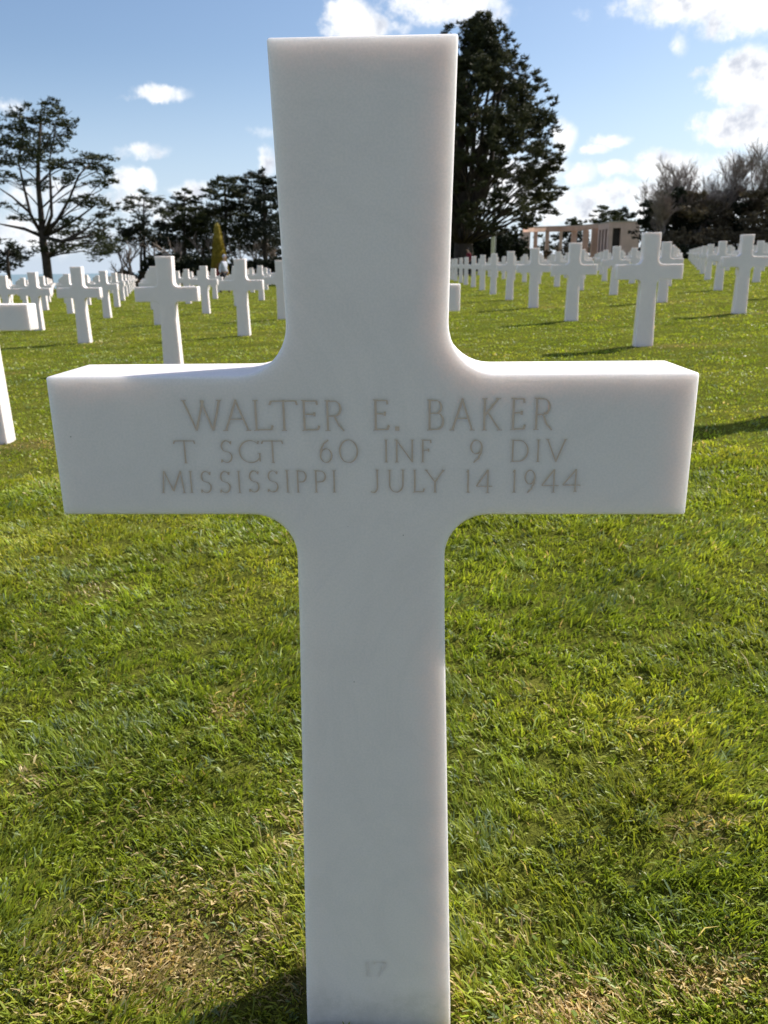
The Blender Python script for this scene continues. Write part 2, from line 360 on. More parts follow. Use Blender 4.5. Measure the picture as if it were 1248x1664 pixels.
# --- letters: every glyph is a list of pen strokes in a unit box (x 0..1, z 0..1)
def arc(cx, cy, rx, ry, a0, a1, n=14):
    return [(cx + rx * math.cos(R(a0 + (a1 - a0) * k / n)), cy + ry * math.sin(R(a0 + (a1 - a0) * k / n))) for k in range(n + 1)]
SER = 'serif'
def st(x, y0=0.0, y1=1.0, bot=True, top=True):
    s = [[(x, y0), (x, y1)]]
    if bot: s.append((SER, x, y0))
    if top: s.append((SER, x, y1))
    return s
GL = {
 'W': [[(.04, 1), (.34, 0)], [(.34, 0), (.56, 1)], [(.50, 1), (.78, 0)], [(.78, 0), (.98, 1)], (SER, .05, 1), (SER, .97, 1)],
 'A': [[(.10, 0), (.50, 1)], [(.48, 1.0), (.90, 0)], [(.24, .37), (.74, .37)], (SER, .08, 0), (SER, .91, 0)],
 'L': st(.2) + [[(.2, .02), (.92, .02)], [(.92, .02), (1.0, .16)]],
 'T': st(.5, top=False) + [[(.02, .98), (.98, .98)], [(.02, .98), (-.04, .86)], [(.98, .98), (1.02, .86)]],
 'E': st(.18) + [[(.18, .98), (.86, .98)], [(.18, .54), (.74, .54)], [(.18, .02), (.90, .02)], [(.86, .98), (.90, .86)], [(.90, .02), (.98, .15)], [(.74, .6), (.74, .48)]],
 'F': st(.22) + [[(.22, .98), (.92, .98)], [(.22, .54), (.74, .54)], [(.92, .98), (.96, .86)], [(.74, .6), (.74, .48)]],
 'R': st(.16) + [[(.16, .98), (.5, .98)] + arc(.5, .73, .34, .25, 90, -90) + [(.16, .48)], [(.50, .48), (.72, .18), (1.0, -.02)]],
 'P': st(.2) + [[(.2, .98), (.55, .98)] + arc(.55, .73, .37, .25, 90, -90) + [(.2, .48)]],
 'B': st(.14) + [[(.14, .98), (.5, .98)] + arc(.5, .77, .30, .21, 90, -90) + [(.14, .56)], [(.5, .56)] + arc(.54, .29, .38, .27, 90, -90) + [(.14, .02)]],
 'D': st(.12) + [[(.12, .98), (.45, .98)] + arc(.45, .5, .47, .48, 90, -90, 20) + [(.12, .02)]],
 'K': st(.12) + [[(.16, .48), (.84, 1.0)], [(.30, .56), (.94, 0)], (SER, .84, 1), (SER, .95, 0)],
 'S': [arc(.5, .74, .34, .25, 25, 230, 14) + [(.50, .50)] + arc(.48, .26, .38, .25, 60, -150, 14)[0:], [(.81, .84), (.84, .96)], [(.14, .14), (.10, .02)]],
 'G': [arc(.54, .5, .48, .50, 45, 325, 24), [(.94, .06), (.94, .42)], (SER, .92, .42), [(.88, .85), (.90, .98)]],
 'N': [[(.12, 0), (.12, 1)], [(.10, 1), (.88, 0)], [(.88, 0), (.88, 1)], (SER, .12, 0), (SER, .08, 1), (SER, .88, 1)],
 'I': st(.5),
 'V': [[(.04, 1), (.52, 0)], [(.52, 0), (.97, 1)], (SER, .04, 1), (SER, .97, 1)],
 'M': [[(.06, 0), (.16, 1)], [(.16, 1), (.50, .08)], [(.50, .08), (.84, 1)], [(.84, 1), (.94, 0)], (SER, .06, 0), (SER, .94, 0)],
 'J': [[(.72, 1), (.72, .25)] + arc(.42, .25, .30, .27, 0, -130, 10), (SER, .72, 1)],
 'U': [[(.14, 1), (.14, .36)] + arc(.5, .36, .36, .36, 180, 360, 14) + [(.86, 1)], (SER, .14, 1), (SER, .86, 1)],
 'Y': [[(.04, 1), (.52, .46)], [(.96, 1), (.52, .46)], [(.52, .48), (.52, 0)], (SER, .52, 0), (SER, .05, 1), (SER, .95, 1)],
 '1': [[(.5, 0), (.5, 1)], (SER, .5, 0), [(.5, 1), (.2, .90)]],
 '4': [[(.72, 1), (.04, .30)], [(.04, .29), (1.0, .29)], [(.72, 1), (.72, 0)], (SER, .72, 0)],
 '9': [arc(.48, .68, .40, .31, 0, 360, 20), [(.88, .70), (.84, .42), (.62, .14), (.30, -.02)]],
 '6': [arc(.52, .32, .40, .31, 0, 360, 20), [(.12, .30), (.16, .58), (.38, .86), (.70, 1.02)]],
 '0': [arc(.5, .5, .47, .50, 0, 360, 28)],
 '7': [[(.05, .97), (.95, .97)], [(.95, .97), (.40, 0)], [(.05, .97), (.02, .84)]],
 '.': [[(.5, 0.0), (.5, 1.0)]],
}
def stroke_quads(gl, x0, x1, z0, z1, thick):
    """-> list of convex polygons (lists of (x, z))"""
    wd, ht = x1 - x0, z1 - z0; polys = []
    for s in gl:
        if s[0] == SER:
            _, sx, sy = s; cx, cz = x0 + sx * wd, z0 + sy * ht; l, t_ = thick * 1.15, thick * .17
            polys.append([(cx - l, cz - t_), (cx + l, cz - t_), (cx + l, cz + t_), (cx - l, cz + t_)]); continue
        pts = [(x0 + a * wd, z0 + b * ht) for a, b in s]; W_ = []
        for i in range(len(pts)):
            a = pts[max(i - 1, 0)]; b = pts[min(i + 1, len(pts) - 1)]
            ang = math.atan2(b[1] - a[1], b[0] - a[0]); W_.append(thick * (.26 + .74 * abs(math.sin(ang - R(160)))) * .5)
        for i in range(len(pts) - 1):
            a, b = pts[i], pts[i + 1]; dx, dz = b[0] - a[0], b[1] - a[1]; L_ = math.hypot(dx, dz)
            if L_ < 1e-6: continue
            ex, ez = dx / L_, dz / L_; k = thick * .10
            na_ = (-ez, ex); A = (a[0] - ex * k, a[1] - ez * k); B = (b[0] + ex * k, b[1] + ez * k)
            polys.append([(A[0] - na_[0] * W_[i], A[1] - na_[1] * W_[i]), (B[0] - na_[0] * W_[i + 1], B[1] - na_[1] * W_[i + 1]),
                          (B[0] + na_[0] * W_[i + 1], B[1] + na_[1] * W_[i + 1]), (A[0] + na_[0] * W_[i], A[1] + na_[1] * W_[i])])
    return polys
TXT = [('W', -0.1837, -0.1457, 0.7264, 0.756), ('A', -0.1441, -0.1162, 0.7262, 0.7564), ('L', -0.1149, -0.0947, 0.7261, 0.7557), ('T', -0.0959, -0.0705, 0.726, 0.7556), ('E', -0.0663, -0.0482, 0.7259, 0.7555), ('R', -0.0431, -0.0241, 0.7258, 0.7553), ('E', 0.0043, 0.0204, 0.726, 0.7557), ('.', 0.0262, 0.0302, 0.7256, 0.729), ('B', 0.0576, 0.0747, 0.7258, 0.7554), ('A', 0.0799, 0.1039, 0.7257, 0.7564), ('K', 0.1112, 0.1294, 0.7256, 0.7563), ('E', 0.1388, 0.1531, 0.7258, 0.7565), ('R', 0.1609, 0.179, 0.726, 0.7566), ('T', -0.1945, -0.1745, 0.6932, 0.7162), ('S', -0.1495, -0.1356, 0.6934, 0.716), ('G', -0.1309, -0.1078, 0.6934, 0.7159), ('T', -0.106, -0.0863, 0.6933, 0.7158), ('6', -0.05, -0.0361, 0.6932, 0.7157), ('0', -0.0296, -0.011, 0.6931, 0.7162), ('I', 0.0143, 0.02, 0.6937, 0.7161), ('N', 0.0253, 0.0455, 0.6936, 0.716), ('F', 0.051, 0.0619, 0.6936, 0.716), ('9', 0.0998, 0.1132, 0.6935, 0.7158), ('D', 0.1399, 0.1583, 0.6937, 0.7156), ('I', 0.1647, 0.1691, 0.6936, 0.7156), ('V', 0.175, 0.1937, 0.6936, 0.7161), ('M', -0.2118, -0.1871, 0.6621, 0.6846), ('I', -0.1846, -0.1771, 0.6621, 0.6846), ('S', -0.172, -0.1589, 0.662, 0.6846), ('S', -0.1524, -0.1396, 0.662, 0.6845), ('I', -0.1348, -0.1289, 0.662, 0.6845), ('S', -0.1228, -0.1102, 0.6626, 0.6851), ('S', -0.104, -0.0909, 0.6626, 0.6851), ('I', -0.0858, -0.0798, 0.6626, 0.685), ('P', -0.0745, -0.063, 0.6626, 0.685), ('P', -0.0564, -0.0432, 0.6626, 0.685), ('I', -0.0383, -0.0327, 0.6626, 0.6849), ('J', -0.0016, 0.0117, 0.6625, 0.6855), ('U', 0.0177, 0.0363, 0.6625, 0.6854), ('L', 0.0431, 0.055, 0.6625, 0.6854), ('Y', 0.056, 0.0749, 0.6625, 0.6853), ('1', 0.0967, 0.1009, 0.6624, 0.6853), ('4', 0.1066, 0.1229, 0.6618, 0.6852), ('1', 0.1428, 0.1469, 0.6624, 0.6852), ('9', 0.1545, 0.1663, 0.6624, 0.6852), ('4', 0.1716, 0.1887, 0.6623, 0.6857), ('4', 0.1923, 0.2104, 0.663, 0.6857)]
SMALL = [('1', -0.0136, -0.0096, 0.0409, 0.0634), ('7', -0.0045, 0.0105, 0.0412, 0.0637)]
def prism(polys, y0, y1, mb, grow=0.0):
    for P in polys:
        cx = sum(p[0] for p in P) / 4; cz = sum(p[1] for p in P) / 4
        Q = [(p[0] + (p[0] - cx) / (math.hypot(p[0] - cx, p[1] - cz) + 1e-9) * grow, p[1] + (p[1] - cz) / (math.hypot(p[0] - cx, p[1] - cz) + 1e-9) * grow) for p in P]
        b = len(mb.v); mb.v += [(x, y0, z) for x, z in Q] + [(x, y1, z) for x, z in Q]
        mb.f += [(b, b + 1, b + 2, b + 3), (b + 7, b + 6, b + 5, b + 4)] + [(b + (i + 1) % 4, b + i, b + 4 + i, b + 4 + (i + 1) % 4) for i in range(4)]
X0, Y0 = -0.0444, 0.77126
ZB = 0.00245
main_me = cross_mesh('marble_cross', 10, .0027, 3)
main = link('marble_cross', main_me, M_MARBLE, loc=(X0, Y0, ZB))
tag(main, 'large white marble cross in the foreground engraved with a name and date', 'cross')
cut = MB(); DEP = .0006
for i, (c_, x0, x1, z0, z1) in enumerate(TXT + SMALL):
    small = i >= len(TXT)
    th = .0022 if (z1 - z0) > .026 else (.0016 if (z1 - z0) > .01 else .0042)
    if small: th = .0018
    polys = stroke_quads(GL[c_], x0, x1, z0, z1, th)
    dep = DEP if not small else .0004
    # overlapping strokes get depths that differ by microns so that no two cut faces share a plane
    for k, P in enumerate(polys):
        e = (k % 7) * 2.3e-5
        prism([P], -.004 - e, dep + e, cut)
    lm = MB()
    for k, P in enumerate(polys): prism([P], dep - .00025 - (k % 7) * 1.7e-5, dep + .0009, lm, .00012)
    lo = lm.build('letter', M_FAINT if small else M_LETTER, main)
    if small: lo['label'] = 'faint small engraved numeral near the foot'
co = cut.build('cutter', None)
mod = main.modifiers.new('engrave', 'BOOLEAN'); mod.object = co; mod.operation = 'DIFFERENCE'; mod.solver = 'EXACT'; mod.use_self = True
bpy.context.view_layer.update()
dg = bpy.context.evaluated_depsgraph_get()
# the cutter sits in the stone's own space
co.location = (X0, Y0, ZB); bpy.context.view_layer.update(); dg = bpy.context.evaluated_depsgraph_get(); dg.update()
new = bpy.data.meshes.new_from_object(main.evaluated_get(dg))
nv0, nv1 = len(main_me.vertices), len(new.vertices)
main.modifiers.clear()
if nv1 > nv0 + 200: main.data = new
print('ENGRAVE', nv0, nv1)
bpy.data.objects.remove(co)

far_me = cross_mesh('far_cross', 5, .0038, 2); far_me.materials.append(M_MARBLE)
NUM = ['', 'first', 'second', 'third', 'fourth', 'fifth', 'sixth', 'seventh', 'eighth', 'ninth', 'tenth', 'eleventh', 'twelfth', 'thirteenth', 'fourteenth', 'fifteenth', 'sixteenth', 'seventeenth', 'eighteenth', 'nineteenth', 'twentieth', 'twenty-first', 'twenty-second', 'twenty-third', 'twenty-fourth', 'twenty-fifth', 'twenty-sixth', 'twenty-seventh', 'twenty-eighth', 'twenty-ninth', 'thirtieth']
def cpos(row, col):
    x = X0 + col * (2.37364 if col > 0 else 2.363) - row * .02161; y = Y0 + row * 3.66489 + col * .02178
    return x, y
rng = random.Random(5)
cells = []
for row in range(1, 29):
    for col in range(-18, 24):
        x, y = cpos(row, col)
        if row > 3: x += rng.uniform(-.015, .015); y += rng.uniform(-.02, .02)
        u = 624 + FPX * ((x * RT[0] + y * RT[1]) / (x * FW[0] + y * FW[1]))
        if (-60 - 500 / row ** 2 < u < 1308 + 500 / row ** 2) or (row == 1 and abs(col) <= 1):
            cells.append((math.hypot(x, y), row, col, x, y, u))
cells = [c for c in cells if not (c[3] < -6 and c[4] > 96)]
cells.sort()
rest = []
nmade = 0
for (d_, row, col, x, y, u) in cells:
    hid = (x * FW[0] + y * FW[1]) > 0 and 480 < u < 712 and row > 1          # squarely behind the big cross
    rot = rng.gauss(0, R(.5)) if row > 3 else 0
    if hid: continue
    if nmade >= 299: rest.append((x, y, rot)); continue
    o = link('marble_cross', far_me, loc=(x, y, G(x, y))); o.rotation_euler = (rng.gauss(0, R(.25)) if row > 3 else 0, rng.gauss(0, R(.25)) if row > 3 else 0, rot)
    side = 'directly behind' if col == 0 else f"{NUM[abs(col)]} column {'right' if col > 0 else 'left'} of"
    near = {1: 'nearest row behind', }.get(row)
    sz = 'white marble cross' if row < 6 else ('small white cross' if row < 12 else 'tiny distant white cross')
    if (row, col) == (1, -1): lab = 'cut-off white cross at the left edge with sunlit side, only arm and foot showing'
    elif (row, col) == (1, 0): lab = 'cross mostly hidden behind the large cross, only its right arm end showing'
    elif (row, col) == (1, 1): lab = 'white cross just outside the right edge whose shadow falls on the lawn'
    elif (row, col) == (2, -1): lab = 'nearest full white cross left of the large cross, rising above its left arm'
    elif (row, col) == (2, 1): lab = 'nearest full white cross right of the large cross, shadow on grass beside it'
    else: lab = f"{sz}, {NUM[row]} row back, {side} the large engraved cross"
    tag(o, lab, 'cross', 'white marble grave crosses in rows on the lawn'); nmade += 1
print('CROSSES', nmade, len(rest))
if rest:
    tm = cross_mesh('tmp', 3, .005, 1); tv = np.array([v.co for v in tm.vertices]); bmx = bmesh.new(); bmx.from_mesh(tm); bmesh.ops.triangulate(bmx, faces=bmx.faces[:]); bmx.verts.index_update()
    tf = np.array([[v.index for v in f.verts] for f in bmx.faces]); tv = np.array([v.co[:] for v in bmx.verts]); bmx.free()
    VV, FF = [], []
    for k, (x, y, rot) in enumerate(rest):
        c_, s_ = math.cos(rot), math.sin(rot); q = tv.copy(); q[:, 0] = tv[:, 0] * c_ - tv[:, 1] * s_ + x; q[:, 1] = tv[:, 0] * s_ + tv[:, 1] * c_ + y; q[:, 2] += G(x, y)
        VV.append(q); FF.append(tf + k * len(tv))
    tag(link('far_crosses', mesh_np('far_crosses', np.concatenate(VV), np.concatenate(FF), 3), M_MARBLE_FAR), 'farthest rows of tiny white crosses reading as one band before the trees', 'crosses', kind='stuff')

# ------------------------------------------------------------------ grass
rs = np.random.RandomState(11)
def vnoise(x, y, s, seed):
    """cheap smooth value noise"""
    r = np.random.RandomState(seed); T = r.rand(64, 64); x = x * s + 1000; y = y * s + 1000
    xi = np.floor(x).astype(int); yi = np.floor(y).astype(int); fx = x - xi; fy = y - yi; fx = fx * fx * (3 - 2 * fx); fy = fy * fy * (3 - 2 * fy)
    g_ = lambda a, b: T[a % 64, b % 64]
    return (g_(xi, yi) * (1 - fx) + g_(xi + 1, yi) * fx) * (1 - fy) + (g_(xi, yi + 1) * (1 - fx) + g_(xi + 1, yi + 1) * fx) * fy
def make_blades(ntuft, per, ya, yb, logd, hscale=1.0, wscale=1.0):
    # tufts of blades; density falls with distance, blades get wider with it
    t = rs.rand(ntuft)
    y = ya * (yb / ya) ** t
    half = .53 * (y + .25) + .35
    x = (rs.rand(ntuft) * 2 - 1) * half - .02 * y
    clump = vnoise(x, y, 13, 1) * .5 + vnoise(x, y, 34, 2) * .5; s = straw(x, y); dist = np.hypot(x, y)
    keep = rs.rand(ntuft) < np.clip(.12 + 1.75 * clump + .7 * s + .8 * np.clip((dist - 2) / 3, 0, 1), 0, 1)
    x, y = x[keep], y[keep]; m_ = len(x)
    tl = vnoise(x, y, 3.0, 5) * 5.0 + 1.2 + vnoise(x, y, 9, 6) * 2.0 + rs.randn(m_) * .7       # combed lean of the tuft
    tlean = np.abs(rs.randn(m_)) * .38 + .12
    thgt = .62 + .75 * vnoise(x, y, 11, 7) * (.5 + rs.rand(m_)); tcol = rs.rand(m_); ttype = rs.rand(m_); tw = .8 + .5 * rs.rand(m_)
    rep_ = lambda a: np.repeat(a, per)
    dist0 = np.hypot(x, y); sp_ = rep_(.008 * (1 + .5 * np.clip(dist0 - 1.2, 0, 60)))
    bx = rep_(x) + rs.randn(m_ * per) * sp_; by = rep_(y) + rs.randn(m_ * per) * sp_
    tl, tlean, thgt, tcol, ttype, tw = map(rep_, (tl, tlean, thgt, tcol, ttype, tw)); x, y = bx, by
    inside = (np.abs(x - X0) < .101) & (y > Y0 - .006) & (y < Y0 + TH + .012)
    keep = ~inside
    for row in range(1, 5):
        for col in range(-3, 4):
            cx, cy = cpos(row, col); keep &= ~((np.abs(x - cx) < .09) & (y > cy) & (y < cy + TH))
    x, y, tl, tlean, thgt, tcol, ttype, tw = [a[keep] for a in (x, y, tl, tlean, thgt, tcol, ttype, tw)]; n = len(x)
    s = straw(x, y); clump = vnoise(x, y, 13, 1) * .5 + vnoise(x, y, 34, 2) * .5; patch = vnoise(x, y, 2.2, 3) * .45 + vnoise(x, y, 6.1, 8) * .25 + vnoise(x, y * 1.6, .55, 51) * .30
    z = G(x, y) + tiny(x, y) - .003; dist = np.hypot(x, y)
    L = (.020 + .018 * rs.rand(n)) * thgt * (1 - .45 * s) * hscale
    long_ = rs.rand(n) < .006; L = np.where(long_, L * 1.9, L)
    W = (.0024 + .0020 * rs.rand(n) ** 1.3) * tw * wscale * (1 + .44 * np.clip(dist - 1.2, 0, 60))
    az = tl + rs.randn(n) * .75; lean = np.clip(tlean + np.abs(rs.randn(n)) * .38 + .75 * s * rs.rand(n), .03, 1.45)
    d = np.stack([np.cos(az) * np.sin(lean * .75), np.sin(az) * np.sin(lean * .75), np.cos(lean * .75)], -1)
    l2 = np.minimum(lean * 1.3 + .1, 1.6); d2 = np.stack([np.cos(az) * np.sin(l2), np.sin(az) * np.sin(l2), np.cos(l2)], -1)
    fa = az + math.pi / 2 + rs.randn(n) * .9; sd = np.stack([np.cos(fa), np.sin(fa), rs.randn(n) * .3], -1)
    P0 = np.stack([x, y, z], -1); P1 = P0 + d * (L * .55)[:, None]; P2 = P1 + d2 * (L * .45)[:, None]
    w = (W * .5)[:, None]; blunt = (.12 + .5 * (rs.rand(n) < .4))[:, None]
    V = np.stack([P0 - sd * w * .7, P0 + sd * w * .7, P1 + sd * w, P1 - sd * w, P2 + sd * w * blunt, P2 - sd * w * blunt], 1)
    t1 = np.clip(.55 * tcol + .45 * rs.rand(n), 0, 1)[:, None]
    gA = np.array([.115, .175, .020]); gB = np.array([.330, .395, .045]); gC = np.array([.480, .460, .070]); st1 = np.array([.70, .57, .31]); st2 = np.array([.42, .30, .15])
    c = gA * (1 - t1) + gB * t1
    mixC = np.clip((patch - .36) * 2.2, 0, 1)[:, None] * (rs.rand(n)[:, None] ** .9); c = c * (1 - mixC) + gC * mixC
    c = np.where((ttype < .10)[:, None], np.array([.24, .31, .16]) * (.7 + .5 * t1), c)                      # blue-grey tufts
    c = np.where((ttype > .93)[:, None], np.array([.34, .44, .04]) * (.8 + .3 * t1), c)                      # fresh yellow-green tufts
    ps = np.clip(.014 + .95 * s + .06 * np.clip(.45 - clump, 0, 1) + .3 * np.clip(vnoise(x, y, 4.3, 41) - .72, 0, 1), 0, .85); iss = rs.rand(n) < ps
    c = np.where(iss[:, None], st1 * (1 - t1) + st2 * t1, c)
    c *= ((.75 + .5 * rs.rand(n)) * (.78 + .48 * vnoise(x, y, 5.0, 31)))[:, None]
    C = np.repeat(c[:, None, :], 6, 1); C[:, 0:2] *= .95
    return V, C, n
def blades_object(name, parts, label):
    V = np.concatenate([p[0].reshape(-1, 3) for p in parts]); C = np.concatenate([p[1].reshape(-1, 3) for p in parts]); n = len(V) // 6
    b = np.arange(n)[:, None] * 6
    q = np.concatenate([b + np.array([[0, 1, 2, 3]]), b + np.array([[3, 2, 4, 5]])], 1).reshape(-1)
    o = link(name, mesh_np(name, V, q, 4, col=C), M_GRASS); tag(o, label, 'grass', kind='stuff'); print('BLADES', n); return o
parts = [make_blades(30000, 9, .42, 3.6, True, .84, .72), make_blades(40000, 6, 2.6, 60, True, .58, .8)]
blades_object('grass', parts, 'short mown green grass with straw coloured patches covering the cemetery lawn')
# low clover and daisy leaves, broad little blades lying flat
n = 2600; y = .55 * (3.6 / .55) ** rs.rand(n); x = (rs.rand(n) * 2 - 1) * (.53 * (y + .25) + .2); k_ = vnoise(x, y, 5, 21) + .25 * rs.rand(n) > .84
k_ &= ~((np.abs(x - X0) < .12) & (y > Y0 - .02) & (y < Y0 + TH + .02)); x, y = x[k_], y[k_]; n = len(x)
z = G(x, y) + tiny(x, y) + .004 + .012 * rs.rand(n); an = rs.rand(n) * 6.28; r_ = .0018 + .0022 * rs.rand(n)
tx = rs.randn(n) * .8; ty = rs.randn(n) * .35; ring = []
for a in np.linspace(0, 2 * math.pi, 7)[:-1]:
    ex, ey = np.cos(a + an) * r_ * 1.25, np.sin(a + an) * r_; ring.append(np.stack([x + ex, y + ey, z + ex * tx + ey * ty], -1))
V = np.stack(ring, 1).reshape(-1, 3); b = np.arange(n)[:, None] * 6
tri = np.concatenate([b + np.array([[0, 1, 2]]), b + np.array([[0, 2, 3]]), b + np.array([[0, 3, 4]]), b + np.array([[0, 4, 5]])], 1).reshape(-1)
cl = np.repeat((np.array([.15, .22, .03]) * (.7 + .7 * rs.rand(n)[:, None])), 6, 0)
tag(link('clover_leaves', mesh_np('clover_leaves', V, tri, 3, col=cl), M_GRASS), 'small round clover leaves scattered low among the mown grass', 'clover', kind='stuff')

# ------------------------------------------------------------------ trees
def tufts(centres, radii, per, size, rs_, flat=.75, spiky=True):
    """needle or leaf sprays: per tufts in each ellipsoid, every tuft a few slender triangles. returns V"""
    out_ = []
    for c, r in zip(centres, radii):
        k = max(6, int(3.1 * per * (r[0] * r[1] * r[2]) ** (2 / 3)))
        d = rs_.randn(k, 3); d /= np.linalg.norm(d, axis=1)[:, None]
        rad = rs_.rand(k) ** .45
        # knots: sub-clusters inside the clump
        kn = max(3, k // 11); kd = rs_.randn(kn, 3); kd /= np.linalg.norm(kd, axis=1)[:, None]; kp = kd * (rs_.rand(kn)[:, None] ** .4)
        p = kp[rs_.randint(0, kn, k)] + d * rad[:, None] * .34
        P = np.asarray(c) + p * np.asarray(r)
        m_ = 4 if spiky else 3
        for q in range(m_):
            dr = rs_.randn(k, 3); dr[:, 2] = np.abs(dr[:, 2]) * .6 + .1; dr /= np.linalg.norm(dr, axis=1)[:, None]
            sd = np.cross(dr, rs_.randn(k, 3)); sd /= np.linalg.norm(sd, axis=1)[:, None] + 1e-9
            L = size * (.6 + .8 * rs_.rand(k))[:, None]; w_ = L * (.17 if spiky else .36)
            out_.append(np.stack([P - sd * w_, P + sd * w_, P + dr * L], 1).reshape(-1, 3))
    return np.concatenate(out_)
def crown(parent, centres, radii, per, size, mat, seed, spiky=True):
    V = tufts(centres, radii, per, size, np.random.RandomState(seed), spiky=spiky)
    return link('crown', mesh_np('crown', V, np.arange(len(V)), 3), mat, parent)
def limb(mb, a, b, r0, r1, rng_, sag=.12, n=5, sides=5):
    a, b = Vector(a), Vector(b); L = (b - a).length; pts, rad = [], []
    off = Vector((rng_.uniform(-1, 1), rng_.uniform(-1, 1), rng_.uniform(-.2, 1))) * L * sag
    for i in range(n + 1):
        t_ = i / n; p = a.lerp(b, t_) + off * math.sin(math.pi * t_) + Vector((rng_.uniform(-1, 1), rng_.uniform(-1, 1), rng_.uniform(-1, 1))) * L * .018 * (0 < i < n)
        pts.append(p); rad.append(r0 + (r1 - r0) * t_)
    mb.tube(pts, rad, sides); return pts
def pxtree(name, label, Zd, base_px, trunk_px, clumps, mat, seed, r_trunk, per=26, size=.34, dz=1.0, group=None, spiky=True, cat='tree', twigs=3):
    """clumps are (px, py, rx, ry); their depth is spread round the trunk"""
    rng_ = random.Random(seed); base = onground(*base_px, ) if len(base_px) == 2 else None
    k = Zd / FPX
    root = empty(name, tuple(base)); tag(root, label, cat, group)
    B = np.array(base)
    cs, rd = [], []
    for (px, py, rx, ry) in clumps:
        yd = Zd + rng_.uniform(-1, 1) * rx * k * dz
        if rng_.random() < .5: yd = Zd + rng_.uniform(-1, 1) * 40 * k * dz
        p = at(px, py, yd) - B; cs.append(p); rd.append((rx * k, rx * k * .9, ry * k))
    crown(root, cs, rd, per, size, mat, seed, spiky)
    mb = MB(); tp = [np.array([0, 0, -.4])] + [at(px, py, Zd + rng_.uniform(-.3, .3)) - B for px, py in trunk_px]
    n_ = len(tp); mb.tube(tp, [r_trunk * (1 - .72 * i / (n_ - 1)) for i in range(n_)], 8)
    for c_, r_ in zip(cs, rd):
        # branch leaves the trunk below the clump
        best = min(range(1, n_), key=lambda i: abs((c_[2] - tp[i][2]) - .55 * np.linalg.norm(c_[:2] - tp[i][:2]) - .3) + .15 * np.linalg.norm(c_ - tp[i]))
        q = limb(mb, tp[best], c_, r_trunk * (.22 - .12 * best / n_), .03, rng_, .13)
        for _ in range(twigs):
            e = c_ + np.array([rng_.uniform(-1, 1) * r_[0], rng_.uniform(-1, 1) * r_[1], rng_.uniform(-.5, .9) * r_[2]])
            limb(mb, q[rng_.randint(2, 4)], e, .04, .012, rng_, .1, 3, 3)
    mb.build('trunk', M_BARK, root, smooth=True)
    return root

# big stone pine on the left
PINE_CL = [(68, 174, 26, 14), (42, 190, 32, 15), (96, 192, 28, 15), (22, 215, 30, 14), (66, 212, 42, 14), (112, 212, 20, 12), (44, 236, 44, 12), (92, 236, 34, 12), (8, 258, 34, 13), (56, 262, 44, 12), (20, 232, 30, 9),
           (150, 256, 34, 12), (168, 276, 26, 14), (130, 270, 30, 10), (176, 296, 16, 9), (110, 288, 26, 9), (150, 296, 22, 8), (88, 268, 26, 9),
           (150, 326, 40, 11), (184, 338, 18, 8), (116, 330, 20, 7), (60, 300, 30, 8), (6, 290, 20, 12),
           (170, 362, 34, 13), (120, 380, 56, 15), (166, 390, 34, 13), (80, 402, 40, 12), (150, 410, 44, 12), (190, 402, 20, 10), (110, 362, 28, 9), (40, 355, 30, 5), (15, 335, 26, 5)]
big = pxtree('pine_tree', 'tall spreading pine on the left with open layered branches', 74, (77, 74), [(75, 420), (70, 395), (69, 375), (66, 340), (62, 300), (62, 260), (66, 200)], PINE_CL, M_PINE, 3, .42, per=38, size=.28)
mb = MB(); rg = random.Random(8); Bp = np.array(big.location)
fork = at(70, 385, 74) - Bp
for pts_ in ([(92, 360), (112, 325), (128, 285), (150, 262)], [(84, 350), (82, 300), (80, 262), (92, 200)], [(50, 350), (38, 300), (30, 262), (40, 200)], [(40, 372), (10, 366), (-20, 360)], [(48, 345), (20, 320), (-10, 300)], [(98, 372), (130, 352), (160, 330)], [(100, 392), (140, 385), (180, 368)]):
    pp = [fork] + [at(a, b, 74 + rg.uniform(-2, 2)) - Bp for a, b in pts_]; mb.tube(pp, [.19 - .15 * i / (len(pp) - 1) for i in range(len(pp))], 6)
mb.build('branch', M_BARK, big, smooth=True)
pxtree('pine_tree', 'low dark pine at the left edge in front of the sea', 66, (12, 66), [(12, 420), (14, 405)], [(8, 402, 26, 14), (28, 412, 22, 12), (0, 420, 34, 14), (36, 424, 16, 10), (10, 432, 34, 10)], M_DARK, 5, .2, per=40, size=.3)

WOOD = 'trees of the wood behind the left field'
def wood(label, Zd, bx, trunk, cl, mat, seed, rt=.28, per=46, size=.34, spiky=True, name='pine_tree'):
    return pxtree(name, label, Zd, (bx, Zd), trunk, cl, mat, seed, rt, per=per, size=size, group=WOOD, spiky=spiky)
wood('slender pine with thin see-through top right of the tall spreading pine', 90, 236, [(234, 400), (233, 360), (234, 325)], [(236, 316, 18, 6), (226, 326, 24, 6), (246, 330, 22, 7), (232, 341, 30, 7), (255, 322, 14, 5), (210, 338, 16, 6)], M_PINE, 21, .22, 18)
wood('rounded dark pine below the slender see-through pine', 88, 228, [(229, 415), (231, 385)], [(236, 362, 24, 12), (215, 375, 26, 12), (258, 374, 22, 13), (236, 386, 36, 12), (205, 388, 20, 10), (265, 390, 26, 12)], M_DARK, 22, .22, 40)
wood('ragged-topped pine in the middle of the left wood', 92, 300, [(300, 410), (299, 370), (300, 320)], [(300, 312, 11, 6), (290, 322, 16, 7), (312, 326, 16, 6), (284, 334, 22, 8), (308, 340, 24, 8), (270, 346, 18, 7), (325, 345, 14, 6), (298, 354, 36, 9), (278, 366, 30, 10), (318, 368, 30, 11), (300, 382, 40, 12), (285, 396, 34, 9)], M_PINE, 23, .28, 46)
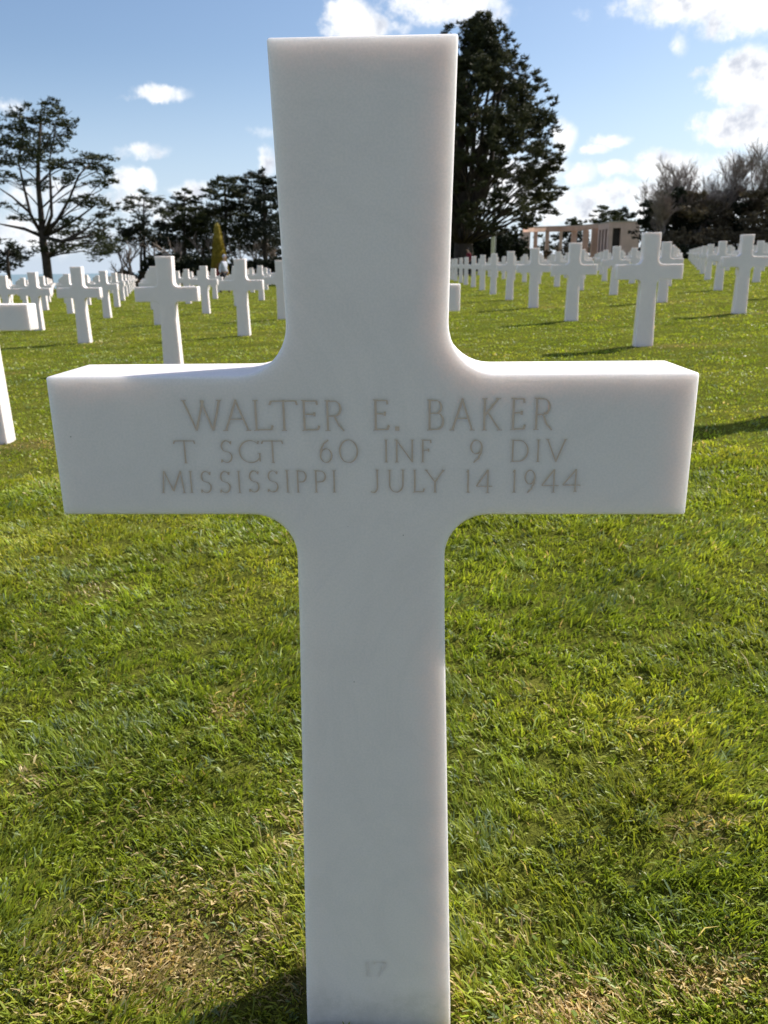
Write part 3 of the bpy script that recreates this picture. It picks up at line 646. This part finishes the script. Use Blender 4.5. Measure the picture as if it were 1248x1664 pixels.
wood('broad dark pine with flat layered top before the topiary cone', 94, 366, [(365, 410), (366, 360), (366, 300)], [(366, 290, 15, 7), (380, 298, 22, 8), (352, 302, 16, 6), (370, 312, 34, 8), (348, 318, 20, 6), (392, 316, 20, 9), (385, 332, 32, 11), (350, 338, 28, 9), (340, 352, 26, 9), (376, 350, 40, 12), (352, 370, 38, 12), (392, 372, 36, 14), (366, 390, 40, 10)], M_PINE, 24, .32, 46)
wood('dark fir with spiky palm-like top beside the large cross', 90, 432, [(431, 410), (430, 350), (428, 285)], [(409, 282, 9, 8), (426, 284, 9, 8), (400, 290, 12, 6), (418, 293, 22, 7), (438, 296, 22, 9), (446, 312, 22, 10), (420, 312, 28, 11), (440, 332, 32, 13), (412, 338, 26, 12), (430, 356, 40, 14), (448, 380, 34, 16), (410, 378, 28, 14), (432, 398, 36, 10)], M_DARK, 25, .34, 46)
wood('dark pine leaning between the ragged pine and the layered pine', 96, 330, [(330, 410), (332, 370)], [(336, 346, 14, 7), (332, 362, 24, 10), (326, 380, 28, 12), (344, 392, 26, 10), (318, 396, 24, 8)], M_DARK, 26, .22, 34)
wood('thin pine hidden mostly behind the left edge of the large cross', 99, 462, [(461, 410), (460, 370)], [(462, 318, 20, 10), (470, 340, 30, 14), (464, 365, 30, 14), (470, 390, 30, 12)], M_DARK, 27, .25, 36)
wood('low dark pine filling the gap under the ragged-topped pine', 101, 284, [(284, 420), (286, 400)], [(262, 400, 22, 10), (284, 408, 26, 10), (306, 402, 24, 11), (272, 418, 24, 8), (298, 420, 24, 8)], M_DARK, 28, .2, 34)
wood('low dark pine just left of the large cross under the spiky fir', 102, 440, [(440, 420), (441, 405)], [(420, 408, 22, 10), (444, 410, 24, 11), (400, 402, 22, 10), (380, 408, 20, 9), (456, 420, 24, 9)], M_DARK, 29, .2, 30)
wood('low dark pine behind the topiary cone', 103, 345, [(345, 420), (346, 405)], [(330, 406, 22, 10), (350, 404, 22, 11), (340, 420, 24, 9), (364, 416, 22, 9)], M_DARK, 30, .2, 34)
# bare spindly stems standing in the gap
def barestem(px, Zd, top_py, seed, label, spread=12, r=.09, group=None, depth=4, nb=5, name='bare_tree', mat=None, frac=.44, kr=(.5, .72), up=.5):
    rng_ = random.Random(seed); B = onground(px, Zd); root = empty(name, tuple(B)); tag(root, label, 'tree', group); k = Zd / FPX
    Ht = (at(px, top_py, Zd) - B)[2]; stems = MB(); tw = MB()
    def grow(p, d, L, r_, lv):
        pts = [p]; q = p
        ns = 4 if lv < depth else 2
        for i in range(ns):
            d = (d + Vector((rng_.uniform(-1, 1), rng_.uniform(-1, 1), rng_.uniform(-.4, .8))) * .16).normalized(); q = q + d * L / ns; pts.append(q)
        (stems if lv < 2 else tw).tube(pts, [r_ * (1 - .45 * i / ns) for i in range(ns + 1)], 5 if lv < 2 else 3, cap=False)
        if lv >= depth: return
        for _ in range(nb if lv < depth - 1 else nb + 2):
            i = rng_.randint(1, 4) if lv else rng_.randint(2, 4)
            sd = Vector((rng_.uniform(-1, 1), rng_.uniform(-1, 1), rng_.uniform(-.1, up)))
            nd = (d * (.75 + .3 * rng_.random()) + sd.normalized() * .75).normalized()
            grow(pts[i], nd, L * rng_.uniform(*kr), max(r_ * .55, .012), lv + 1)
    grow(Vector((0, 0, -.3)), Vector((rng_.uniform(-.06, .06), 0, 1)), Ht * frac, r, 0)
    zm = max(v[2] for v in tw.v); root.scale = (Ht / zm,) * 3
    stems.build('trunk', M_TWIG, root, smooth=True); tw.build('twigs', M_TWIG, root)
    return root
for i, (px, tp_, lb) in enumerate([(193, 385, 'thin bare sapling in the bright gap nearest the tall pine'), (216, 375, 'second thin bare sapling in the bright gap by the tall pine'), (262, 372, 'thin crooked bare tree left of the ragged-topped pine'), (286, 380, 'slim bare stem just before the ragged-topped pine'), (345, 372, 'slim bare trunk left of the clipped cone tree'), (398, 370, 'slim bare trunk right of the clipped cone tree'), (418, 370, 'dark bare trunk second right of the clipped cone tree'), (452, 370, 'bare trunk beside the large cross edge')]):
    barestem(px, 84 + i, tp_, 40 + i, lb, group=WOOD, depth=3, nb=3, r=.13)
def bush(px0, px1, py0, py1, Zd, mat, label, seed, name='bush', per=110, size=.30, n=None, group=None):
    rg_ = random.Random(seed); k = Zd / FPX; cx = (px0 + px1) / 2; B = onground(cx, Zd); root = empty(name, tuple(B)); tag(root, label, 'bush', group)
    n = n or max(4, int((px1 - px0) / 12)); cs, rd = [], []
    for i in range(n):
        px = px0 + (px1 - px0) * (i + .5) / n; top = py0 + rg_.uniform(0, 6)
        zt = (at(px, top, Zd) - B)[2]; c_ = at(px, 440, Zd) - B; base_z = G(*(B[:2] + c_[:2])) - B[2]
        hh = max(zt - base_z, .6)
        for q in range(2): cs.append(np.array([c_[0] + rg_.uniform(-.4, .4), rg_.uniform(-1, 1), base_z + hh * (.28 + .38 * q)])); rd.append(((px1 - px0) / n * k * .9, 1.2, hh * .36))
    crown(root, cs, rd, per, size, mat, seed, False)
    mb = MB()
    for c_ in cs[::2]: limb(mb, (c_[0], 0, G(B[0] + c_[0], B[1]) - B[2] - .2), c_, .06, .02, rg_, .1, 3, 4)
    mb.build('stems', M_BARK, root)
    return root
bush(246, 345, 414, 445, 82, M_DARK, 'black undergrowth at the foot of the ragged-topped pine', 61)
bush(378, 470, 418, 445, 84, M_DARK, 'dark undergrowth right of the clipped cone tree beside the large cross', 62)
bush(196, 248, 437, 447, 86, M_BUD, 'low brown scrub under the bright gap', 63)

# clipped cone
def topiary():
    Zd = 72; B = onground(358, Zd); top = at(352, 363, Zd) - B; ht = top[2]; root = empty('topiary_cone', tuple(B)); tag(root, 'tall clipped golden yew cone standing behind the rows of crosses', 'topiary')
    V, Fc = [], []; n, k = 28, 26
    for i in range(k):
        t_ = i / (k - 1); r_ = .70 * (1 - t_) ** .88 * (1.0) + .13
        if i == k - 1: r_ = .05
        for j in range(n):
            a = 2 * math.pi * j / n; rr_ = r_ * (1 + .05 * math.sin(j * 5.1 + i * 2.3) + rng.uniform(-.035, .035)); V.append((rr_ * math.cos(a), rr_ * math.sin(a), t_ * ht + .05))
    for i in range(k - 1):
        for j in range(n): Fc.append((i * n + j, i * n + (j + 1) % n, (i + 1) * n + (j + 1) % n, (i + 1) * n + j))
    link('foliage', mesh_py('foliage', V, Fc, True), M_TOPI, root)
    r2 = np.random.RandomState(9); m_ = 5200; t_ = 1 - np.sqrt(r2.rand(m_)); a = r2.rand(m_) * 6.283; rad = .70 * (1 - t_) ** .88 + .13
    P = np.stack([rad * np.cos(a), rad * np.sin(a), t_ * ht + .05], -1); dr = np.stack([np.cos(a), np.sin(a), .5 + r2.rand(m_)], -1) + r2.randn(m_, 3) * .5; dr /= np.linalg.norm(dr, axis=1)[:, None]
    sd = np.cross(dr, r2.randn(m_, 3)); sd /= np.linalg.norm(sd, axis=1)[:, None]
    VV = np.stack([P - sd * .045, P + sd * .045, P + dr * .13], 1).reshape(-1, 3); link('leaf_sprays', mesh_np('leaf_sprays', VV, np.arange(len(VV)), 3), M_TOPI, root)
    MB().tube([(0, 0, -.2), (0, 0, .5)], [.14, .12], 8).build('trunk', M_BARK, root)
topiary()

# large cypress-like pine right of the big cross
def bigtree():
    Zd = 62; k = Zd / FPX; base = onground(752, Zd); rng_ = random.Random(77); root = empty('cypress_tree', tuple(base)); tag(root, 'huge dark domed evergreen with upswept branches behind the large cross', 'tree'); B = base
    prof = [(30, 22), (45, 32), (75, 56), (100, 71), (130, 85), (160, 109), (200, 133), (240, 146), (265, 151), (290, 142), (312, 152), (335, 144), (355, 124), (375, 100)]
    cs, rd = [], []
    def hw(py): return np.interp(py, [p_[0] for p_ in prof], [p_[1] for p_ in prof])
    ax = lambda py: 785 - (py - 30) * .080          # axis of the crown in the photo
    for i in range(440):
        py = 36 + 330 * (rng_.random() ** .80); w_ = hw(py)
        a = rng_.uniform(0, 2 * math.pi); inner = rng_.random() < .20
        rr_ = (rng_.uniform(.2, .7) if inner else rng_.uniform(.76, .97)) if py > 90 else rng_.uniform(.0, .92)
        if py > 300 and rng_.random() < .12: continue
        s = 13 * rng_.uniform(.75, 1.15)
        x_ = ax(py) + math.cos(a) * (w_ * rr_ - s * .45); yd = Zd + math.sin(a) * w_ * rr_ * k
        cs.append(at(x_, py, yd) - B); rd.append((s * k * 1.25, s * k * 1.2, s * k * (.72 if py > 240 else .95)))
    # crisp knobs that stand proud on the right-hand outline
    for px, py in [(738, 52), (762, 40), (790, 34), (815, 48), (828, 62), (842, 84), (852, 104), (872, 128), (886, 142), (898, 164), (902, 190), (905, 214), (912, 240), (916, 258), (908, 276), (896, 300), (912, 308), (902, 318), (890, 338), (900, 346), (878, 356), (862, 366), (840, 378), (812, 372)]:
        s = 13; cs.append(at(px - s * .5, py, Zd + rng_.uniform(-1.5, 1.5)) - B); rd.append((s * k * 1.1, s * k, s * k * .7))
    crown(root, cs, rd, 74, .23, M_CYP, 70)
    mb = MB(); tp = [np.array([0, 0, -.5])] + [at(752 + 4 * math.sin(i), py, Zd) - B for i, py in enumerate((395, 370, 345, 310, 270, 230, 190, 150, 110, 70))]
    mb.tube(tp, [.75, .62, .52, .46, .40, .34, .28, .22, .16, .10, .05], 9)
    # several upright leaders
    for j in range(9):
        a = j * .7; lx = 752 + (j - 4) * 13; pts_ = [tp[1 + j % 3]]
        for q in range(1, 7):
            py = 370 - q * (46 + 3 * (j % 3)); pts_.append(at(752 + (lx - 752) * (.5 + .11 * q) + 3 * q + rng_.uniform(-3, 3), max(py, 118), Zd + math.sin(a) * q * .5) - B)
        mb.tube(pts_, [.26, .22, .18, .15, .11, .08, .04], 6)
    for c_ in cs:
        zt = c_[2] - .7 * np.linalg.norm(c_[:2]) - .6; i = max(1, min(len(tp) - 2, min(range(len(tp)), key=lambda q: abs(tp[q][2] - zt))))
        if rng_.random() < .42: limb(mb, tp[i] + (np.array([c_[0], c_[1], 0]) - tp[i] * [1, 1, 0]) * .1, c_, .08, .02, rng_, .10, 5, 4)
    mb.build('trunk', M_BARK, root, smooth=True)
bigtree()
bush(722, 852, 376, 418, 82, M_DARK, 'black evergreen shrubs beneath the huge domed evergreen', 64, per=120)
# ivy clad trunk catching light
iv = onground(763, 66); root = empty('ivy_trunk', tuple(iv)); tag(root, 'pale ivy clad trunk under the huge domed evergreen', 'tree trunk')
MB().tube([(0, 0, -.3), (.05, 0, 1.2), (.0, .1, 2.6), (.1, 0, 4.0)], [.22, .20, .18, .15], 8).build('trunk', M_BARK, root, smooth=True)
crown(root, [(0, 0, .3 + .35 * i) for i in range(9)], [(.34, .34, .30)] * 9, 150, .13, foliage('ivy_leaves', (.05, .055, .035), (.10, .10, .07)), 12, False)

RW = 'evergreens of the dark wood on the right'
def rwood(label, Zd, bx, trunk, cl, mat, seed, rt=.3, per=40, size=.36): return pxtree('evergreen_tree', label, Zd, (bx, Zd), trunk, cl, mat, seed, rt, per=per, size=size, group=RW, spiky=False)
rwood('dark evergreen with a stepped slanting left edge beside the memorial', 120, 1095, [(1094, 400), (1095, 350), (1094, 315)], [(1096, 312, 12, 8), (1082, 320, 18, 8), (1108, 320, 16, 9), (1066, 334, 22, 8), (1096, 336, 34, 12), (1052, 348, 20, 8), (1080, 356, 36, 13), (1120, 356, 30, 14), (1050, 366, 16, 8), (1062, 378, 32, 14), (1100, 380, 38, 14)], M_DARK, 31)
rwood('brownish evergreen second from the memorial in the right wood', 118, 1146, [(1146, 400), (1146, 350)], [(1132, 322, 16, 9), (1146, 334, 26, 11), (1124, 346, 26, 12), (1160, 350, 28, 12), (1142, 368, 40, 14), (1120, 386, 34, 12), (1160, 388, 34, 12)], M_BUD, 32)
rwood('dark evergreen between the brownish evergreen and the bare trees', 122, 1190, [(1190, 400), (1190, 350)], [(1186, 318, 20, 9), (1204, 314, 22, 9), (1180, 334, 28, 12), (1206, 336, 28, 12), (1192, 356, 38, 14), (1180, 378, 34, 13), (1212, 382, 30, 12)], M_DARK, 33)
rwood('dark evergreen at the right edge below the tallest bare tree', 116, 1240, [(1240, 400), (1240, 350)], [(1228, 316, 20, 8), (1248, 318, 22, 10), (1234, 338, 28, 12), (1262, 338, 26, 14), (1244, 360, 38, 14), (1228, 382, 34, 12), (1262, 384, 34, 12)], M_BUD, 34)
bush(1040, 1270, 397, 420, 112, M_DARK, 'black hedge line under the trees of the right wood', 65, per=110)
bush(1060, 1250, 372, 398, 114, M_BUD, 'olive brown shrubs fronting the right wood', 66, per=60)
for i, (px, tp_, sd, lb) in enumerate([(1098, 246, 101, 'pale bare tree rising above the slanted evergreen by the memorial'), (1158, 240, 102, 'bare tree in the middle of the right wood'), (1216, 226, 103, 'dense dark bare tree right of the middle one'), (1250, 214, 104, 'tallest bare tree at the right edge of the photo'), (1128, 262, 105, 'small bare tree between the two pale bare trees'), (1060, 300, 106, 'thin twiggy bare tree nearest the memorial')]):
    barestem(px, 124 - i * 1.5, tp_, sd, lb, group='bare trees above the right wood', depth=5, nb=5, r=.24, frac=.42, kr=(.52, .74), up=.9)

# trees beyond the memorial
BT = 'trees seen beyond the memorial'
pxtree('pine_tree', 'small round pine peeping over the left part of the memorial roof', 210, (934, 210), [(935, 390), (935, 362)], [(935, 359, 11, 6), (928, 366, 13, 6), (942, 366, 12, 6), (935, 374, 16, 7)], M_PINE, 51, .3, per=14, size=.6, group=BT)
pxtree('pine_tree', 'flat pine with ragged left edge above the memorial end block', 205, (984, 205), [(984, 390), (984, 352)], [(980, 342, 12, 6), (990, 348, 16, 7), (972, 352, 13, 5), (984, 358, 22, 7), (968, 361, 12, 4)], M_PINE, 52, .3, per=14, size=.6, group=BT)
pxtree('pine_tree', 'rounded dark pine above the right end of the memorial roof', 205, (1010, 205), [(1010, 390), (1010, 352)], [(1008, 345, 13, 7), (1018, 352, 12, 7), (1002, 354, 14, 7), (1012, 362, 20, 7)], M_DARK, 53, .3, per=16, size=.6, group=BT)
pxtree('pine_tree', 'dark pine seen between the columns of the memorial', 195, (926, 195), [(926, 400), (926, 380)], [(928, 376, 13, 8), (918, 384, 13, 8), (932, 390, 16, 10), (905, 386, 12, 5), (926, 402, 20, 10), (952, 384, 10, 8), (952, 398, 12, 10)], M_DARK, 54, .3, per=16, size=.6, group=BT)
pxtree('pine_tree', 'thin wispy pine behind the left columns of the memorial', 200, (884, 200), [(884, 400), (884, 385)], [(880, 384, 12, 4), (890, 392, 14, 5), (876, 402, 12, 5), (898, 400, 14, 7)], M_PINE, 55, .25, per=9, size=.6, group=BT)
bush(888, 962, 400, 424, 165, M_BUD, 'reddish brown shrubs in front of the memorial columns', 67, per=16, size=.4)

# ------------------------------------------------------------------ memorial
def memorial():
    Zd = 150; B = onground(1000, Zd); root = empty('memorial_colonnade', tuple(B)); tag(root, 'pink stone memorial with curved colonnade and square end block', 'memorial')
    def P(px, py, yd): return at(px, py, yd) - B
    def vpost(name, px0, px1, py_top, yd, dep, mat, z0=-1.5):
        a, b = P(px0, py_top, yd), P(px1, py_top, yd); m_ = MB(); zt = (a[2] + b[2]) / 2
        m_.hexa([(a[0], a[1], z0), (b[0], b[1], z0), (b[0], b[1] + dep, z0), (a[0], a[1] + dep, z0), (a[0], a[1], zt), (b[0], b[1], zt), (b[0], b[1] + dep, zt), (a[0], a[1] + dep, zt)])
        return m_.build(name, mat, root)
    def slab(name, pts, z0s, z1s, mat, par=root):
        m_ = MB(); m_.hexa([(p_[0], p_[1], z) for p_, z in zip(pts, z0s)] + [(p_[0], p_[1], z) for p_, z in zip(pts, z1s)]); return m_.build(name, mat, par)
    ztop = P(1000, 361, 150)[2]
    # end block: front wall with a doorway, side wall with slits
    a, b, c_, d_ = P(990, 361, 150), P(997, 361, 150), P(1010, 361, 150), P(1041, 361, 150); zl = P(1003, 370.5, 150)[2]
    T = .9
    slab('wall', [(a[0], a[1]), (b[0], b[1]), (b[0], b[1] + T), (a[0], a[1] + T)], [-1.5] * 4, [zl] * 4, M_STONE2)
    slab('wall', [(c_[0], a[1]), (d_[0], a[1]), (d_[0], a[1] + T), (c_[0], a[1] + T)], [-1.5] * 4, [zl] * 4, M_STONE2)
    slab('wall', [(a[0], a[1] - .003), (d_[0], a[1] - .003), (d_[0], a[1] + T + .003), (a[0], a[1] + T + .003)], [zl] * 4, [ztop] * 4, M_STONE2)
    slab('door', [(b[0], b[1] + .55), (c_[0], b[1] + .55), (c_[0], b[1] + .7), (b[0], b[1] + .7)], [-1.5] * 4, [zl] * 4, M_BRONZE)
    slab('wall', [(d_[0] - T, a[1] + T), (d_[0], a[1] + T), (d_[0], a[1] + 9), (d_[0] - T, a[1] + 9)], [-1.5] * 4, [ztop - .003] * 4, M_STONE2)
    # side wall receding left with three tall slits
    e = P(972.5, 363.5, 158)
    n_ = 7; zs = P(985, 371, 152)[2] - .1
    for i in range(n_):
        t0, t1 = i / n_, (i + 1) / n_
        x0, x1 = a[0] + (e[0] - a[0]) * t0, a[0] + (e[0] - a[0]) * t1; y0, y1 = a[1] + (e[1] - a[1]) * t0, a[1] + (e[1] - a[1]) * t1
        if i % 2 == 0: slab('pier', [(x1, y1), (x0, y0), (x0 + .8, y0 + .5), (x1 + .8, y1 + .5)], [-1.5] * 4, [zs] * 4, M_STONE2)
        else: slab('window', [(x1 + .35, y1 + .35), (x0 + .35, y0 + .35), (x0 + .5, y0 + .45), (x1 + .5, y1 + .45)], [-1.5] * 4, [zs] * 4, M_BRONZE)
    slab('wall', [(e[0], e[1]), (a[0], a[1]), (a[0] + .8, a[1] + .5), (e[0] + .8, e[1] + .5)], [zs] * 4, [ztop - .006] * 4, M_STONE2)
    slab('roof', [(e[0] - .05, e[1]), (a[0] - .1, a[1] - .1), (d_[0] + .1, a[1] - .1), (d_[0] + .1, a[1] + 9.1)], [ztop] * 4, [ztop + .16] * 4, M_CAP)
    # curved lintel
    LN = [(972.5, 363.5, 158, 371), (955, 365.8, 164, 373.5), (935, 367.2, 169, 375), (912, 368, 172, 376), (890, 368.5, 172, 376.3), (868, 369, 168, 376.8), (850, 369.5, 162, 377)]
    for i in range(len(LN) - 1):
        p0, p1 = LN[i], LN[i + 1]; A0, A1 = P(p0[0], p0[1], p0[2]), P(p1[0], p1[1], p1[2]); z0a, z0b = P(p0[0], p0[3], p0[2])[2], P(p1[0], p1[3], p1[2])[2]
        slab('lintel', [(A1[0], A1[1]), (A0[0], A0[1]), (A0[0], A0[1] + 1.1), (A1[0], A1[1] + 1.1)], [z0b, z0a, z0a, z0b], [A1[2], A0[2], A0[2], A1[2]], M_STONE)
        slab('coping', [(A1[0], A1[1] - .12), (A0[0], A0[1] - .12), (A0[0], A0[1] + 1.2), (A1[0], A1[1] + 1.2)], [A1[2], A0[2], A0[2], A1[2]], [A1[2] + .12, A0[2] + .12, A0[2] + .12, A1[2] + .12], M_CAP)
    for px0, px1, py, yd in [(963, 974, 371, 159.5), (949, 957, 373.7, 165), (930, 938, 375.2, 170), (910.5, 914.5, 376, 186), (887.5, 893, 376.2, 172.1), (868.5, 874, 376.8, 168.4)]:
        o = vpost('column', px0, px1, py, yd, .9, M_STONE)
    vpost('wall', 848, 862, 377, 162.2, 3.0, M_STONE2)
memorial()

# flagpole
B = onground(800, 70); root = empty('flagpole', tuple(B)); tag(root, 'tall white flagpole rising behind the huge domed evergreen', 'flagpole')
MB().tube([(0, 0, 0), (0, 0, 6), (0, 0, 12), (0, 0, 16.5)], [.17, .155, .12, .07], 14).build('pole', M_POLE, root, smooth=True)
MB().tube([(0, 0, -.1), (0, 0, .25), (0, 0, .3)], [.4, .4, .2], 16).build('base', M_POLE, root)
MB().tube([(0, 0, 16.5), (0, 0, 16.56), (0, 0, 16.7), (0, 0, 16.8)], [.05, .14, .14, .03], 12).build('finial', M_POLE, root, smooth=True)
MB().tube([(.22, -.02, .9), (.22, 0, 9), (.10, 0, 16.2)], [.012, .012, .012], 4).build('halyard', M_POLE, root)

# ------------------------------------------------------------------ people
def skin_obj(name, joints, edges, mat, parent, sub=2, root_i=0):
    me = bpy.data.meshes.new(name); me.from_pydata([j[0] for j in joints], edges, []); me.update()
    o = link(name, me, None, parent); m1 = o.modifiers.new('skin', 'SKIN'); m1.use_smooth_shade = True
    for i, j in enumerate(joints):
        sv = me.skin_vertices[0].data[i]; sv.radius = (j[1], j[1] * (j[2] if len(j) > 2 else 1)); sv.use_root = (i == root_i)
    m2 = o.modifiers.new('sub', 'SUBSURF'); m2.levels = sub; m2.render_levels = sub
    bpy.context.view_layer.update(); d_ = bpy.context.evaluated_depsgraph_get(); nm = bpy.data.meshes.new_from_object(o.evaluated_get(d_)); o.modifiers.clear(); o.data = nm; nm.name = name
    nm.materials.clear(); nm.materials.append(mat)
    for p_ in nm.polygons: p_.use_smooth = True
    return o
def person(loc, rz, label, m_top, m_leg, m_hair, bend=.12, stride=.16):
    root = empty('person', loc); root.rotation_euler = (0, 0, rz); tag(root, label, 'person')
    # faces +X, walking
    J = [((0, 0, .93), .12, 1.1), ((.03, 0, 1.10), .115, 1.2), ((.07, 0, 1.30), .12, 1.35), ((.10, 0, 1.44), .07), ((.13, 0, 1.52), .052), ((.155, 0, 1.60), .075, 1.0), ((.165, 0, 1.68), .08),
         ((.09, .17, 1.40), .052), ((.02, .21, 1.14), .042), ((.13, .20, .93), .032), ((.17, .19, .86), .028),
         ((.09, -.17, 1.40), .052), ((.0, -.22, 1.14), .042), ((.02, -.24, .92), .032), ((.04, -.24, .85), .028),
         ((0, .09, .86), .085), ((stride * .7, .10, .50), .058), ((stride, .10, .10), .040), ((stride + .14, .10, .04), .034),
         ((0, -.09, .86), .085), ((-stride * .1, -.10, .49), .058), ((-stride * 1.2, -.10, .12), .040), ((-stride * 1.1 + .12, -.10, .04), .034)]
    E = [(0, 1), (1, 2), (2, 3), (3, 4), (4, 5), (5, 6), (2, 7), (7, 8), (8, 9), (9, 10), (2, 11), (11, 12), (12, 13), (13, 14), (0, 15), (15, 16), (16, 17), (17, 18), (0, 19), (19, 20), (20, 21), (21, 22)]
    skin_obj('body', J, E, M_SKIN, root)
    g_ = 1.32
    JT = [(J[i][0], J[i][1] * g_, J[i][2] if len(J[i]) > 2 else 1) for i in (0, 1, 2, 3)] + [(J[i][0], J[i][1] * 1.45) for i in (7, 8, 9, 11, 12, 13)]
    skin_obj('jacket', JT, [(0, 1), (1, 2), (2, 3), (2, 4), (4, 5), (5, 6), (2, 7), (7, 8), (8, 9)], m_top, root)
    JL = [(J[0][0], .135, 1.1)] + [(J[i][0], J[i][1] * 1.3) for i in (15, 16, 17, 19, 20, 21)]
    skin_obj('trousers', JL, [(0, 1), (1, 2), (2, 3), (0, 4), (4, 5), (5, 6)], m_leg, root)
    for a, b in ((17, 18), (21, 22)):
        skin_obj('shoe', [((J[a][0][0], J[a][0][1], .06), .055), ((J[b][0][0], J[b][0][1], .045), .045, 1.0)], [(0, 1)], M_TROU, root, 1)
    bmh = bmesh.new(); bmesh.ops.create_uvsphere(bmh, u_segments=14, v_segments=9, radius=.098)
    for v in bmh.verts: v.co = Vector((v.co.x * 1.05 + .145, v.co.y * .92, v.co.z * 1.05 + 1.665))
    bmesh.ops.delete(bmh, geom=[v for v in bmh.verts if v.co.z < 1.60 or (v.co.x > .20 and v.co.z < 1.69)], context='VERTS')
    for f in bmh.faces: f.smooth = True
    me = bpy.data.meshes.new('hair'); bmh.to_mesh(me); bmh.free(); h_ = link('hair', me, m_hair, root); sm = h_.modifiers.new('thick', 'SOLIDIFY'); sm.thickness = .012
    # face: nose, eyes, mouth, ears as one small group of forms
    fm = MB(); fm.tube([(.235, 0, 1.66), (.262, 0, 1.635), (.24, 0, 1.628)], [.010, .016, .010], 6)
    for s in (-1, 1): fm.tube([(.16, s * .078, 1.665), (.15, s * .088, 1.645), (.16, s * .080, 1.62)], [.010, .016, .010], 6)
    fm.build('face', M_SKIN, root, smooth=True)
    em = MB(); 
    for s in (-1, 1): em.tube([(.228, s * .030, 1.668), (.238, s * .030, 1.668)], [.009, .008], 6)
    em.tube([(.232, -.022, 1.600), (.236, 0, 1.598), (.232, .022, 1.600)], [.005, .006, .005], 5); em.build('eyes_and_mouth', M_RED, root)
    return root
wp = cpos(11, -3)
pw = at(362, 440, 40.0)
person((pw[0], 40.0, G(pw[0], 40.0)), R(-22), 'person in a pale grey hooded top and dark trousers walking before the topiary cone', M_HOOD, M_TROU, M_HOOD)
# dark red bag at the walker's side
bgm = MB(); bgm.hexa([(-.11, -.04, 0), (.11, -.04, 0), (.11, .04, 0), (-.11, .04, 0), (-.09, -.035, .30), (.09, -.035, .30), (.09, .035, .30), (-.09, .035, .30)])
bagr = empty('bag', (pw[0] - .27, 39.9, G(pw[0], 40.0) + .78)); tag(bagr, 'dark red bag hanging at the side of the walking person', 'bag')
bb = bgm.build('bag_body', M_RED, bagr); bv = bb.modifiers.new('b', 'BEVEL'); bv.width = .02; bv.segments = 2
MB().tube([(-.06, 0, .29), (-.03, 0, .44), (.10, 0, .58), (.12, 0, .44), (.06, 0, .29)], [.010] * 5, 5).build('strap', M_RED, bagr)
pr = at(763.5, 430, 54.5)
person((pr[0], 54.5, G(pr[0], 54.5)), R(200), 'tiny distant person in a red jacket among the crosses right of the large cross', M_RED, M_TROU, M_TROU)
